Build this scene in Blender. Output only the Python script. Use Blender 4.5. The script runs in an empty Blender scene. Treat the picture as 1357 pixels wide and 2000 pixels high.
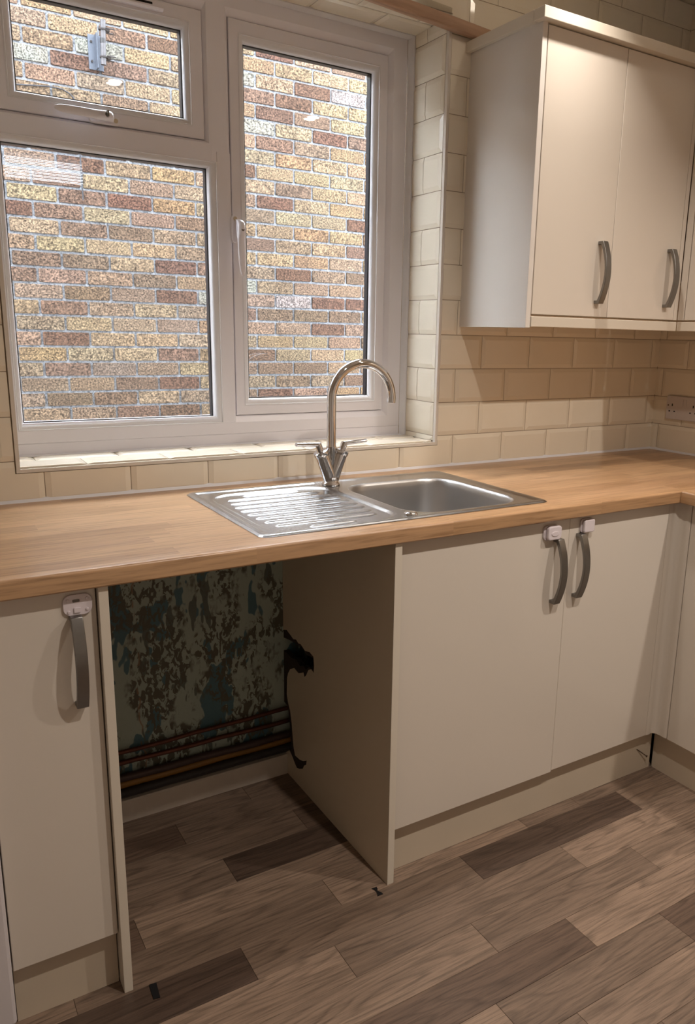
import bpy, bmesh, math, random
from mathutils import Vector, Matrix
random.seed(7)
C = bpy.context.scene.collection
SC = bpy.context.scene

# ------------------------------------------------------------------ camera
F = Vector((0.52267384, 0.82172733, -0.22710405))
R = Vector((0.84635947, -0.53213908, 0.02244225))
U = Vector((0.10240954, 0.20394164, 0.97361188))
cam = bpy.data.cameras.new('camera'); camo = bpy.data.objects.new('camera', cam); C.objects.link(camo)
M = Matrix.Identity(4)
for i in range(3):
    M[i][0] = R[i]; M[i][1] = U[i]; M[i][2] = -F[i]
M[0][3], M[1][3], M[2][3] = -2.44105, -1.98634, 1.30788
camo.matrix_world = M
cam.sensor_fit = 'VERTICAL'; cam.sensor_height = 24.0; cam.sensor_width = 24.0
cam.lens = 1517.84 / 2000 * 24.0
cam.shift_x = -83.92 / 2000; cam.shift_y = 4.15 / 2000
cam.clip_start = 0.02; cam.clip_end = 100
SC.camera = camo

# ------------------------------------------------------------------ world, view
w = bpy.data.worlds.new('sky'); SC.world = w; w.use_nodes = True
bg = w.node_tree.nodes['Background']
bg.inputs[0].default_value = (0.86, 0.93, 1.0, 1); bg.inputs[1].default_value = 21.0
SC.view_settings.view_transform = 'Standard'; SC.view_settings.look = 'None'
SC.view_settings.gamma = 1.0; SC.view_settings.use_curve_mapping = False
SC.view_settings.exposure = 0.0
LAMP_W = 13.8
LAMP_COL = (1.0, 0.90, 0.81)
LAMPS = [(-1.43, -1.66), (-0.41, -1.66), (-0.87, -0.50)]
SC.cycles.max_bounces = 10; SC.cycles.diffuse_bounces = 5; SC.cycles.glossy_bounces = 5
SC.cycles.transparent_max_bounces = 12
SC.cycles.sample_clamp_indirect = 6.0

# ------------------------------------------------------------------ helpers
def tag(o, label=None, cat=None, group=None, kind=None):
    if label: o['label'] = label
    if cat: o['category'] = cat
    if group: o['group'] = group
    if kind: o['kind'] = kind
    return o
def empty(name, loc=(0, 0, 0), label=None, cat=None, group=None, kind=None, parent=None):
    o = bpy.data.objects.new(name, None); C.objects.link(o); o.location = loc
    o.empty_display_size = 0.05
    if parent: o.parent = parent
    return tag(o, label, cat, group, kind)
def origin_of(p):
    return Vector(p.location) if p is not None else Vector((0, 0, 0))
def world_origin(p):
    v = Vector((0, 0, 0))
    while p is not None:
        v += Vector(p.location); p = p.parent
    return v
def link(name, me, mat, parent=None, bevel=0, smooth=False, loc=None, segs=2):
    if mat is not None and not me.materials: me.materials.append(mat)
    o = bpy.data.objects.new(name, me); C.objects.link(o)
    if parent is not None: o.parent = parent
    if loc is not None: o.location = Vector(loc) - world_origin(parent)
    if bevel:
        b = o.modifiers.new('bevel', 'BEVEL'); b.width = bevel; b.segments = segs; b.limit_method = 'ANGLE'
        b.angle_limit = math.radians(40)
        b.harden_normals = False
    if smooth:
        for p in me.polygons: p.use_smooth = True
    return o
class MB:
    """collects shapes in world coordinates, then builds ONE mesh object"""
    def __init__(s): s.v = []; s.f = []
    def add(s, vs, fs):
        n = len(s.v); s.v += [tuple(v) for v in vs]; s.f += [tuple(i + n for i in f) for f in fs]; return s
    def box(s, x0, x1, y0, y1, z0, z1):
        if x0 > x1: x0, x1 = x1, x0
        if y0 > y1: y0, y1 = y1, y0
        if z0 > z1: z0, z1 = z1, z0
        vs = [(x, y, z) for x in (x0, x1) for y in (y0, y1) for z in (z0, z1)]
        return s.add(vs, [(0, 1, 3, 2), (4, 6, 7, 5), (0, 4, 5, 1), (2, 3, 7, 6), (0, 2, 6, 4), (1, 5, 7, 3)])
    def prism(s, pts, axis, a, b):
        """pts 2D polygon, extruded along axis from a to b; 2D coords are the other two axes in order"""
        n = len(pts); vs = []
        for c in (a, b):
            for p in pts:
                q = list(p); q.insert('xyz'.index(axis), c); vs.append(q)
        fs = [tuple(range(n))[::-1], tuple(range(n, 2 * n))] + [(i, (i + 1) % n, (i + 1) % n + n, i + n) for i in range(n)]
        return s.add(vs, fs)
    def loft(s, rings, closed=True, caps=True):
        m = len(rings[0]); vs = [p for r in rings for p in r]; fs = []
        for i in range(len(rings) - 1):
            for j in range(m if closed else m - 1):
                k = (j + 1) % m
                fs.append((i * m + j, i * m + k, (i + 1) * m + k, (i + 1) * m + j))
        if caps and closed:
            fs.append(tuple(range(m))[::-1]); fs.append(tuple((len(rings) - 1) * m + j for j in range(m)))
        return s.add(vs, fs)
    def tube(s, path, r, n=12, caps=True, sx=1.0, up=None):
        path = [Vector(p) for p in path]; rings = []
        rad = r if isinstance(r, (list, tuple)) else [r] * len(path)
        prev = None
        for i, p in enumerate(path):
            d = (path[min(i + 1, len(path) - 1)] - path[max(i - 1, 0)]).normalized()
            if prev is None:
                a = Vector(up) if up else (Vector((0, 0, 1)) if abs(d.z) < .9 else Vector((0, 1, 0)))
            else: a = prev
            u = (a - d * a.dot(d)).normalized(); prev = u; v = d.cross(u)
            rings.append([p + (u * math.cos(2 * math.pi * k / n) * sx + v * math.sin(2 * math.pi * k / n)) * rad[i] for k in range(n)])
        return s.loft(rings, caps=caps)
    def lathe(s, prof, c, n=24, axis='z', caps=True):
        """prof list of (r, h) around axis through c"""
        rings = []
        for r, h in prof:
            ring = []
            for k in range(n):
                a = 2 * math.pi * k / n; x, y = r * math.cos(a), r * math.sin(a)
                if axis == 'z': q = (c[0] + x, c[1] + y, c[2] + h)
                elif axis == 'y': q = (c[0] + x, c[1] + h, c[2] + y)
                else: q = (c[0] + h, c[1] + x, c[2] + y)
                ring.append(q)
            rings.append(ring)
        return s.loft(rings, caps=caps)
    def rings_rect(s, rects, close=False):
        """rects: (x0,x1,z0,z1,y) lofted in turn: a mitred frame"""
        rs = [[(a, y, c), (b, y, c), (b, y, d), (a, y, d)] for a, b, c, d, y in rects]
        if close: rs.append(rs[0])
        return s.loft(rs, caps=False)
    def build(s, name, mat, parent=None, bevel=0, smooth=False, origin=None, segs=2, auto=None, fix=True):
        o3 = Vector(origin) if origin is not None else world_origin(parent)
        me = bpy.data.meshes.new(name)
        me.from_pydata([tuple(Vector(v) - o3) for v in s.v], [], s.f)
        if fix:
            bm = bmesh.new(); bm.from_mesh(me); bmesh.ops.recalc_face_normals(bm, faces=bm.faces); bm.to_mesh(me); bm.free()
        me.update()
        o = link(name, me, mat, parent, bevel, smooth, loc=(o3 if origin is not None else None), segs=segs)
        if auto is not None:
            for p in me.polygons: p.use_smooth = True
            me.set_sharp_from_angle(angle=math.radians(auto))
        return o
def rrect(x0, x1, y0, y1, r, n=8):
    """rounded rectangle outline, 4*(n+1) points, counter-clockwise"""
    out = []
    for cx, cy, a0 in ((x1 - r, y1 - r, 0), (x0 + r, y1 - r, 90), (x0 + r, y0 + r, 180), (x1 - r, y0 + r, 270)):
        for k in range(n + 1):
            a = math.radians(a0 + 90 * k / n); out.append((cx + r * math.cos(a), cy + r * math.sin(a)))
    return out

# ------------------------------------------------------------------ materials
def new_mat(name):
    m = bpy.data.materials.new(name); m.use_nodes = True; nt = m.node_tree
    return m, nt, nt.nodes['Principled BSDF']
def N(nt, t, **kw):
    n = nt.nodes.new(t)
    for k, v in kw.items():
        if k.startswith('i_'):
            key = k[2:].replace('_', ' ')
            n.inputs[int(key) if key.isdigit() else key].default_value = v
        else: setattr(n, k, v)
    return n
def L(nt, a, b): nt.links.new(a, b)
def S(b, **kw):
    for k, v in kw.items(): b.inputs[k.replace('_', ' ')].default_value = v
def col(r, g, b): # sRGB 0-255 -> linear
    f = lambda c: (c / 255 / 12.92) if c / 255 <= .04045 else ((c / 255 + .055) / 1.055) ** 2.4
    return (f(r), f(g), f(b), 1)
def plain(name, c, rough=.5, metal=0, noise=0.0, nscale=8, coat=0, bump=0, bscale=200, aniso=0, coatr=.05):
    m, nt, b = new_mat(name); S(b, Base_Color=c, Roughness=rough, Metallic=metal)
    b.inputs['Coat Weight'].default_value = coat; b.inputs['Coat Roughness'].default_value = coatr
    if noise:
        tc = N(nt, 'ShaderNodeTexCoord'); n = N(nt, 'ShaderNodeTexNoise', i_Scale=nscale, i_Detail=3.0); L(nt, tc.outputs['Object'], n.inputs['Vector'])
        mx = N(nt, 'ShaderNodeMix', data_type='RGBA'); mx.inputs[6].default_value = tuple(x * (1 - noise) for x in c[:3]) + (1,)
        mx.inputs[7].default_value = tuple(min(1, x * (1 + noise * .6)) for x in c[:3]) + (1,)
        L(nt, n.outputs['Fac'], mx.inputs[0]); L(nt, mx.outputs[2], b.inputs['Base Color'])
    if bump:
        tc = N(nt, 'ShaderNodeTexCoord'); n = N(nt, 'ShaderNodeTexNoise', i_Scale=bscale, i_Detail=2.0); L(nt, tc.outputs['Object'], n.inputs['Vector'])
        bp = N(nt, 'ShaderNodeBump', i_Strength=bump, i_Distance=.001); L(nt, n.outputs['Fac'], bp.inputs['Height']); L(nt, bp.outputs[0], b.inputs['Normal'])
    return m
def ramp(nt, fac, stops, interp='LINEAR'):
    r = N(nt, 'ShaderNodeValToRGB'); r.color_ramp.interpolation = interp
    e = r.color_ramp.elements
    while len(e) < len(stops): e.new(.5)
    for i, (p, c) in enumerate(stops): e[i].position = p; e[i].color = c if len(c) == 4 else tuple(c) + (1,)
    L(nt, fac, r.inputs['Fac']); return r
def mixc(nt, fac, a, b, blend='MIX'):
    m = N(nt, 'ShaderNodeMix', data_type='RGBA', blend_type=blend)
    for s, v in ((m.inputs[0], fac), (m.inputs[6], a), (m.inputs[7], b)):
        if isinstance(v, bpy.types.NodeSocket): L(nt, v, s)
        else: s.default_value = v
    return m.outputs[2]
def offset_coords(nt, scale=(1, 1, 1), k=(13.0, 7.0, 5.0), coord='Object'):
    tc = N(nt, 'ShaderNodeTexCoord'); oi = N(nt, 'ShaderNodeObjectInfo')
    c = N(nt, 'ShaderNodeCombineXYZ')
    for i, kk in enumerate(k):
        mu = N(nt, 'ShaderNodeMath', operation='MULTIPLY'); L(nt, oi.outputs['Random'], mu.inputs[0]); mu.inputs[1].default_value = kk; L(nt, mu.outputs[0], c.inputs[i])
    ad = N(nt, 'ShaderNodeVectorMath', operation='ADD'); L(nt, tc.outputs[coord], ad.inputs[0]); L(nt, c.outputs[0], ad.inputs[1])
    mp = N(nt, 'ShaderNodeMapping'); mp.inputs['Scale'].default_value = scale; L(nt, ad.outputs[0], mp.inputs['Vector'])
    return mp.outputs[0], oi

M_ = {}
def build_materials():
    M_['upvc'] = plain('white_upvc', col(234, 232, 238), .28, noise=.03, nscale=3)
    M_['upvc_bead'] = plain('white_upvc_bead', col(230, 230, 234), .22)
    M_['caulk'] = plain('white_caulk', col(226, 226, 230), .5, noise=.06, nscale=30)
    M_['trim'] = plain('tile_trim_plastic', col(216, 208, 196), .35)
    M_['gloss'] = plain('cream_gloss_board', col(216, 207, 195), .26, coat=.45, coatr=.10, noise=.015, nscale=2, bump=.04, bscale=90)
    M_['gloss_side'] = plain('cream_gloss_side_panel', col(219, 213, 206), .30, coat=.5, coatr=.08, noise=.02, nscale=3)
    M_['board'] = plain('cream_satin_board', col(206, 193, 172), .36, noise=.04, nscale=4, bump=.06, bscale=120)
    M_['plinth'] = plain('cream_plinth_board', col(200, 186, 166), .34, noise=.05, nscale=5, bump=.05, bscale=60)
    M_['edge'] = plain('cream_edge_band', col(213, 204, 189), .35)
    M_['dark'] = plain('dark_gap', col(30, 26, 22), .8)
    M_['chip'] = plain('raw_chipboard', col(54, 43, 33), .95, noise=.4, nscale=60, bump=1.0, bscale=120)
    M_['nickel'] = plain('brushed_nickel', col(140, 138, 135), .36, metal=1, noise=.06, nscale=120)
    M_['chrome'] = plain('polished_chrome', col(228, 229, 232), .05, metal=1)
    M_['steel'] = plain('polished_sink_steel', col(186, 187, 188), .24, metal=1, noise=.05, nscale=18)
    M_['steel_bowl'] = plain('brushed_bowl_steel', col(190, 189, 188), .38, metal=1, noise=.06, nscale=20)
    M_['lock'] = plain('lilac_white_plastic', col(219, 210, 214), .25)
    M_['socket'] = plain('white_socket_plastic', col(205, 196, 192), .3)
    M_['hole'] = plain('black_slot', col(16, 12, 12), .9)
    M_['silver_key'] = plain('key_cylinder_metal', col(120, 116, 110), .35, metal=1)
    M_['capbeige'] = plain('beige_screw_cap', col(206, 190, 164), .5)
    M_['gasket'] = plain('black_rubber_gasket', col(28, 30, 34), .5)
    M_['spacer'] = plain('black_glazing_spacer', col(30, 34, 42), .35)
    M_['tape'] = plain('black_tape', col(12, 12, 15), .55)
    M_['galv'] = plain('galvanised_steel', col(78, 84, 94), .5, metal=.5, noise=.18, nscale=40)
    M_['galv_dark'] = plain('weathered_galvanised_tube', col(72, 70, 72), .5, metal=.4, noise=.35, nscale=50)
    M_['rust'] = plain('dark_rusty_steel', col(40, 35, 34), .7, metal=.3, noise=.3, nscale=60)
    M_['cable'] = plain('black_cable', col(30, 31, 36), .6)
    M_['ceiling'] = plain('white_ceiling_paint', col(232, 229, 222), .9, noise=.02)
    M_['plaster'] = plain('cream_wall_paint', col(214, 209, 202), .85, noise=.02)
    M_['render'] = plain('pale_outside_render', col(150, 144, 134), .9, noise=.08, nscale=8)
    M_['concrete'] = plain('grey_concrete_path', col(110, 107, 102), .9, noise=.2, nscale=14)
    M_['grout'] = plain('beige_grey_grout', col(158, 142, 122), .9, noise=.1, nscale=60)
    M_['skirt'] = plain('scuffed_white_gloss_paint', col(200, 190, 178), .45, noise=.16, nscale=14)
    M_['clear'] = None
    M_['copper'] = plain('tarnished_copper', col(104, 66, 54), .48, metal=.75, noise=.4, nscale=30)
    M_['darkpipe'] = plain('dark_painted_pipe', col(72, 56, 52), .5, metal=.3, noise=.35, nscale=25)
    M_['blackpipe'] = plain('black_pipe_insulation', col(44, 40, 40), .6, noise=.3, nscale=25)
    M_['yellow'] = plain('ochre_yellow_gas_pipe', col(132, 94, 34), .5, noise=.2, nscale=12)
    M_['screw'] = plain('brown_screw_metal', col(96, 74, 58), .5, metal=.6)
    M_['slat'] = plain('grey_blind_slat', col(96, 102, 112), .5)
    M_['white_app'] = plain('white_appliance_enamel', col(214, 208, 210), .3)
    # lamp lens
    m, nt, b = new_mat('lit_downlight_lens'); b.inputs['Emission Color'].default_value = (1, .86, .68, 1); b.inputs['Emission Strength'].default_value = 60; S(b, Base_Color=(1, 1, 1, 1)); M_['lens'] = m
    # glass
    m = bpy.data.materials.new('window_glass'); m.use_nodes = True; nt = m.node_tree; nt.nodes.clear()
    out = N(nt, 'ShaderNodeOutputMaterial'); tr = N(nt, 'ShaderNodeBsdfTransparent'); tr.inputs[0].default_value = (.975, .975, .978, 1)
    gl = N(nt, 'ShaderNodeBsdfGlossy'); gl.inputs['Roughness'].default_value = .004
    fr = N(nt, 'ShaderNodeFresnel', i_IOR=1.5); mx = N(nt, 'ShaderNodeMixShader'); L(nt, fr.outputs[0], mx.inputs[0])
    ge = N(nt, 'ShaderNodeNewGeometry'); mr = N(nt, 'ShaderNodeMapRange'); mr.inputs['To Min'].default_value = 1.5; mr.inputs['To Max'].default_value = 1 / 1.5; L(nt, ge.outputs['Backfacing'], mr.inputs[0]); L(nt, mr.outputs[0], fr.inputs['IOR'])   # thin pane: same reflectance from both faces
    L(nt, tr.outputs[0], mx.inputs[1]); L(nt, gl.outputs[0], mx.inputs[2]); L(nt, mx.outputs[0], out.inputs[0])
    M_['glass'] = m
    m = bpy.data.materials.new('clear_plastic'); m.use_nodes = True; nt = m.node_tree; nt.nodes.clear()
    out = N(nt, 'ShaderNodeOutputMaterial'); tr = N(nt, 'ShaderNodeBsdfTransparent'); tr.inputs[0].default_value = (.86, .85, .82, 1)
    gl = N(nt, 'ShaderNodeBsdfGlossy'); gl.inputs['Roughness'].default_value = .1
    mx = N(nt, 'ShaderNodeMixShader'); mx.inputs[0].default_value = .12; L(nt, tr.outputs[0], mx.inputs[1]); L(nt, gl.outputs[0], mx.inputs[2]); L(nt, mx.outputs[0], out.inputs[0])
    M_['clear'] = m
    # ceramic tile
    m, nt, b = new_mat('cream_glazed_tile'); v, oi = offset_coords(nt, (1, 1, 1))
    n = N(nt, 'ShaderNodeTexNoise', i_Scale=14.0, i_Detail=2.0); L(nt, v, n.inputs['Vector'])
    c1 = mixc(nt, n.outputs['Fac'], col(229, 219, 199), col(236, 227, 209))
    L(nt, mixc(nt, oi.outputs['Random'], c1, col(231, 221, 202)), b.inputs['Base Color'])
    S(b, Roughness=.13); b.inputs['Specular IOR Level'].default_value = .45
    n2 = N(nt, 'ShaderNodeTexNoise', i_Scale=22.0, i_Detail=1.0); L(nt, v, n2.inputs['Vector'])
    bp = N(nt, 'ShaderNodeBump', i_Strength=.16, i_Distance=.004); L(nt, n2.outputs['Fac'], bp.inputs['Height']); L(nt, bp.outputs[0], b.inputs['Normal'])
    M_['tile'] = m
    # brick
    m, nt, b = new_mat('stock_brick'); v, oi = offset_coords(nt, (1, 1, 1), (31., 17., 23.))
    big = N(nt, 'ShaderNodeTexNoise', i_Scale=9.0, i_Detail=2.0); L(nt, v, big.inputs['Vector'])
    fine = N(nt, 'ShaderNodeTexNoise', i_Scale=125.0, i_Detail=3.0, i_Roughness=.75); L(nt, v, fine.inputs['Vector'])
    r1 = ramp(nt, big.outputs['Fac'], [(.35, (0, 0, 0)), (.68, (1, 1, 1))])
    shade = mixc(nt, r1.outputs[0], oi.outputs['Color'], mixc(nt, .38, oi.outputs['Color'], col(70, 55, 45)))
    r2 = ramp(nt, fine.outputs['Fac'], [(.38, (.16, .15, .15)), (.46, (.72, .72, .72)), (.54, (1.12, 1.12, 1.10)), (.62, (2.15, 2.10, 2.02))])
    L(nt, mixc(nt, 1.0, shade, r2.outputs[0], 'MULTIPLY'), b.inputs['Base Color'])
    S(b, Roughness=.92); b.inputs['Specular IOR Level'].default_value = .2
    bp = N(nt, 'ShaderNodeBump', i_Strength=.5, i_Distance=.0025); L(nt, fine.outputs['Fac'], bp.inputs['Height']); L(nt, bp.outputs[0], b.inputs['Normal'])
    M_['brick'] = m
    # mortar
    m, nt, b = new_mat('pale_grey_mortar'); tc = N(nt, 'ShaderNodeTexCoord')
    n = N(nt, 'ShaderNodeTexNoise', i_Scale=90.0, i_Detail=4.0, i_Roughness=.7); L(nt, tc.outputs['Object'], n.inputs['Vector'])
    r = ramp(nt, n.outputs['Fac'], [(.34, col(64, 67, 71)), (.46, col(114, 117, 122)), (.66, col(136, 139, 143))]); L(nt, r.outputs[0], b.inputs['Base Color']); S(b, Roughness=.95)
    bp = N(nt, 'ShaderNodeBump', i_Strength=.9, i_Distance=.006); L(nt, n.outputs['Fac'], bp.inputs['Height']); L(nt, bp.outputs[0], b.inputs['Normal'])
    M_['mortar'] = m
    # floor plank
    m, nt, b = new_mat('grey_oak_vinyl'); v, oi = offset_coords(nt, (1, 1, 1), (23., 11., 3.))
    mp = N(nt, 'ShaderNodeMapping'); mp.inputs['Scale'].default_value = (1.1, 9.0, 1); L(nt, v, mp.inputs['Vector'])
    dist = N(nt, 'ShaderNodeTexNoise', i_Scale=1.5, i_Detail=1.5); L(nt, mp.outputs[0], dist.inputs['Vector'])
    mul = N(nt, 'ShaderNodeMath', operation='MULTIPLY'); L(nt, dist.outputs['Fac'], mul.inputs[0]); mul.inputs[1].default_value = 11.0
    sn = N(nt, 'ShaderNodeMath', operation='FRACT'); L(nt, mul.outputs[0], sn.inputs[0])
    cath = ramp(nt, sn.outputs[0], [(0, (.55, .54, .53)), (.25, (1.0, 1.0, 1.0)), (.8, (1.14, 1.13, 1.12)), (1, (.55, .54, .53))])
    mp2 = N(nt, 'ShaderNodeMapping'); mp2.inputs['Scale'].default_value = (10, 260.0, 1); L(nt, v, mp2.inputs['Vector'])
    fib = N(nt, 'ShaderNodeTexNoise', i_Scale=1.0, i_Detail=5.0, i_Roughness=.75); L(nt, mp2.outputs[0], fib.inputs['Vector'])
    fr_ = ramp(nt, fib.outputs['Fac'], [(.34, (.48, .46, .45)), (.5, (1.0, 1.0, 1.0)), (.68, (1.30, 1.29, 1.26))])
    mp3 = N(nt, 'ShaderNodeMapping'); mp3.inputs['Scale'].default_value = (3, 22.0, 1); L(nt, v, mp3.inputs['Vector'])
    blot = N(nt, 'ShaderNodeTexNoise', i_Scale=1.0, i_Detail=3.0); L(nt, mp3.outputs[0], blot.inputs['Vector'])
    bl = ramp(nt, blot.outputs['Fac'], [(.3, (.82, .81, .80)), (.7, (1.12, 1.12, 1.12))])
    c = mixc(nt, .62, oi.outputs['Color'], mixc(nt, 1.0, oi.outputs['Color'], cath.outputs[0], 'MULTIPLY'))
    c = mixc(nt, .8, c, mixc(nt, 1.0, c, fr_.outputs[0], 'MULTIPLY')); c = mixc(nt, 1.0, c, bl.outputs[0], 'MULTIPLY')
    L(nt, c, b.inputs['Base Color']); S(b, Roughness=.42)
    bp = N(nt, 'ShaderNodeBump', i_Strength=.15, i_Distance=.001); L(nt, fib.outputs['Fac'], bp.inputs['Height']); L(nt, bp.outputs[0], b.inputs['Normal'])
    M_['plank'] = m
    # worktop: printed block laminate, staves 50 mm wide along X (dir 0) or along Y (dir 1)
    for key, sw in (('worktop', False), ('worktop_side', True)):
        m, nt, b = new_mat('oak_block_laminate_' + ('side' if sw else 'main')); tc = N(nt, 'ShaderNodeTexCoord')
        sp = N(nt, 'ShaderNodeSeparateXYZ'); L(nt, tc.outputs['Object'], sp.inputs[0])
        cb = N(nt, 'ShaderNodeCombineXYZ')
        L(nt, sp.outputs[1 if sw else 0], cb.inputs[0]); L(nt, sp.outputs[0 if sw else 1], cb.inputs[1])
        rowi = N(nt, 'ShaderNodeMath', operation='MULTIPLY_ADD'); L(nt, cb.inputs[1].links[0].from_socket, rowi.inputs[0]); rowi.inputs[1].default_value = 20.0; rowi.inputs[2].default_value = -.1
        fl = N(nt, 'ShaderNodeMath', operation='FLOOR'); L(nt, rowi.outputs[0], fl.inputs[0])
        wn = N(nt, 'ShaderNodeTexWhiteNoise', noise_dimensions='1D'); L(nt, fl.outputs[0], wn.inputs['W'])
        xs = N(nt, 'ShaderNodeMath', operation='MULTIPLY_ADD'); L(nt, cb.inputs[0].links[0].from_socket, xs.inputs[0]); xs.inputs[1].default_value = 2.1
        wm = N(nt, 'ShaderNodeMath', operation='MULTIPLY'); L(nt, wn.outputs['Value'], wm.inputs[0]); wm.inputs[1].default_value = 9.0; L(nt, wm.outputs[0], xs.inputs[2])
        xf = N(nt, 'ShaderNodeMath', operation='FLOOR'); L(nt, xs.outputs[0], xf.inputs[0])
        cid = N(nt, 'ShaderNodeCombineXYZ'); L(nt, xf.outputs[0], cid.inputs[0]); L(nt, fl.outputs[0], cid.inputs[1])
        w2 = N(nt, 'ShaderNodeTexWhiteNoise', noise_dimensions='2D'); L(nt, cid.outputs[0], w2.inputs['Vector'])
        base = ramp(nt, w2.outputs['Value'], [(0, col(156, 121, 88)), (.3, col(173, 137, 101)), (.65, col(188, 152, 115)), (1, col(166, 130, 97))])
        off = N(nt, 'ShaderNodeVectorMath', operation='MULTIPLY_ADD'); L(nt, w2.outputs['Color'], off.inputs[0]); off.inputs[1].default_value = (20, 20, 20)
        cz = N(nt, 'ShaderNodeCombineXYZ'); L(nt, cb.inputs[0].links[0].from_socket, cz.inputs[0]); L(nt, cb.inputs[1].links[0].from_socket, cz.inputs[1]); L(nt, sp.outputs[2], cz.inputs[2])
        L(nt, cz.outputs[0], off.inputs[2])
        mp = N(nt, 'ShaderNodeMapping'); mp.inputs['Scale'].default_value = (7, 150, 150); L(nt, off.outputs[0], mp.inputs['Vector'])
        g = N(nt, 'ShaderNodeTexNoise', i_Scale=1.0, i_Detail=4.0, i_Roughness=.6); L(nt, mp.outputs[0], g.inputs['Vector'])
        gr = ramp(nt, g.outputs['Fac'], [(.34, (.70, .66, .62)), (.5, (1, 1, 1)), (.68, (1.13, 1.12, 1.10))])
        L(nt, mixc(nt, 1.0, base.outputs[0], gr.outputs[0], 'MULTIPLY'), b.inputs['Base Color'])
        S(b, Roughness=.30)
        bp = N(nt, 'ShaderNodeBump', i_Strength=.08, i_Distance=.001); L(nt, g.outputs['Fac'], bp.inputs['Height']); L(nt, bp.outputs[0], b.inputs['Normal'])
        M_[key] = m
    # baton wood
    m, nt, b = new_mat('bare_softwood'); tc = N(nt, 'ShaderNodeTexCoord'); mp = N(nt, 'ShaderNodeMapping'); mp.inputs['Scale'].default_value = (5, 120, 60); L(nt, tc.outputs['Object'], mp.inputs['Vector'])
    g = N(nt, 'ShaderNodeTexNoise', i_Scale=1.0, i_Detail=4.0); L(nt, mp.outputs[0], g.inputs['Vector'])
    r = ramp(nt, g.outputs['Fac'], [(.3, col(158, 126, 102)), (.7, col(188, 154, 128))]); L(nt, r.outputs[0], b.inputs['Base Color']); S(b, Roughness=.6)
    M_['baton'] = m
    # old flaking paint
    m, nt, b = new_mat('old_flaking_wall_paint'); tc = N(nt, 'ShaderNodeTexCoord')
    def noise(sc, scale, det=3.0, rough=.55, offs=(0, 0, 0), dist=0):
        mp = N(nt, 'ShaderNodeMapping'); mp.inputs['Scale'].default_value = sc; mp.inputs['Location'].default_value = offs; L(nt, tc.outputs['Object'], mp.inputs['Vector'])
        n = N(nt, 'ShaderNodeTexNoise', i_Scale=scale, i_Detail=det, i_Roughness=rough, i_Distortion=dist); L(nt, mp.outputs[0], n.inputs['Vector']); return n.outputs['Fac']
    def mul2(a, b_):
        n = N(nt, 'ShaderNodeMath', operation='MULTIPLY'); L(nt, a, n.inputs[0]); L(nt, b_, n.inputs[1]); return n.outputs[0]
    A = ramp(nt, noise((1, 1, .55), 62., 4., .6, dist=.8), [(.485, (0, 0, 0)), (.505, (1, 1, 1))]).outputs[0]
    Am = ramp(nt, noise((1, 1, .7), 8., 4., .65, offs=(.35, 0, .1)), [(.44, (0, 0, 0)), (.5, (1, 1, 1))]).outputs[0]
    B = ramp(nt, noise((1.2, 1, .6), 9., 3., .6, offs=(4, 2, 1)), [(.575, (0, 0, 0)), (.583, (1, 1, 1))]).outputs[0]
    D = ramp(nt, noise((1.2, 1, .35), 26., 2., offs=(9, 2, 7)), [(.62, (0, 0, 0)), (.63, (1, 1, 1))]).outputs[0]
    base = mixc(nt, noise((1, 1, 1), 5.), col(150, 164, 154), col(172, 184, 174))
    c = mixc(nt, B, base, col(78, 112, 122))
    c = mixc(nt, D, c, col(96, 104, 98))
    c = mixc(nt, mul2(A, Am), c, col(88, 87, 74))
    # orange-brown crack lines
    mpc = N(nt, 'ShaderNodeMapping'); mpc.inputs['Scale'].default_value = (1, 1, .12); L(nt, tc.outputs['Object'], mpc.inputs['Vector'])
    sp = N(nt, 'ShaderNodeSeparateXYZ'); L(nt, tc.outputs['Object'], sp.inputs[0])
    wob = N(nt, 'ShaderNodeMath', operation='MULTIPLY_ADD'); L(nt, noise((1, 1, 1), 14., 2.), wob.inputs[0]); wob.inputs[1].default_value = .05; L(nt, sp.outputs[0], wob.inputs[2])
    dd = N(nt, 'ShaderNodeMath', operation='SUBTRACT'); L(nt, wob.outputs[0], dd.inputs[0]); dd.inputs[1].default_value = -1.945
    ab = N(nt, 'ShaderNodeMath', operation='ABSOLUTE'); L(nt, dd.outputs[0], ab.inputs[0])
    cr = ramp(nt, ab.outputs[0], [(.0015, (1, 1, 1)), (.004, (0, 0, 0))]).outputs[0]
    L(nt, mixc(nt, mul2(cr, ramp(nt, noise((1, 1, 1), 22.), [(.45, (0, 0, 0)), (.5, (1, 1, 1))]).outputs[0]), c, col(136, 108, 86)), b.inputs['Base Color'])
    S(b, Roughness=.55)
    bp = N(nt, 'ShaderNodeBump', i_Strength=.35, i_Distance=.002); L(nt, A, bp.inputs['Height']); L(nt, bp.outputs[0], b.inputs['Normal'])
    M_['oldpaint'] = m
build_materials()

ZT = 0.8963; ZB = 0.8605; ROW0 = 0.9949; MZ = 0.1036; MX = 0.202; XA = 0.0398
CEIL = 2.42
X0, X1, Y0 = -3.10, 0.0, -3.05          # room extents
OP = (-2.215, -1.022, 0.977, 2.172)      # window opening

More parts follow.
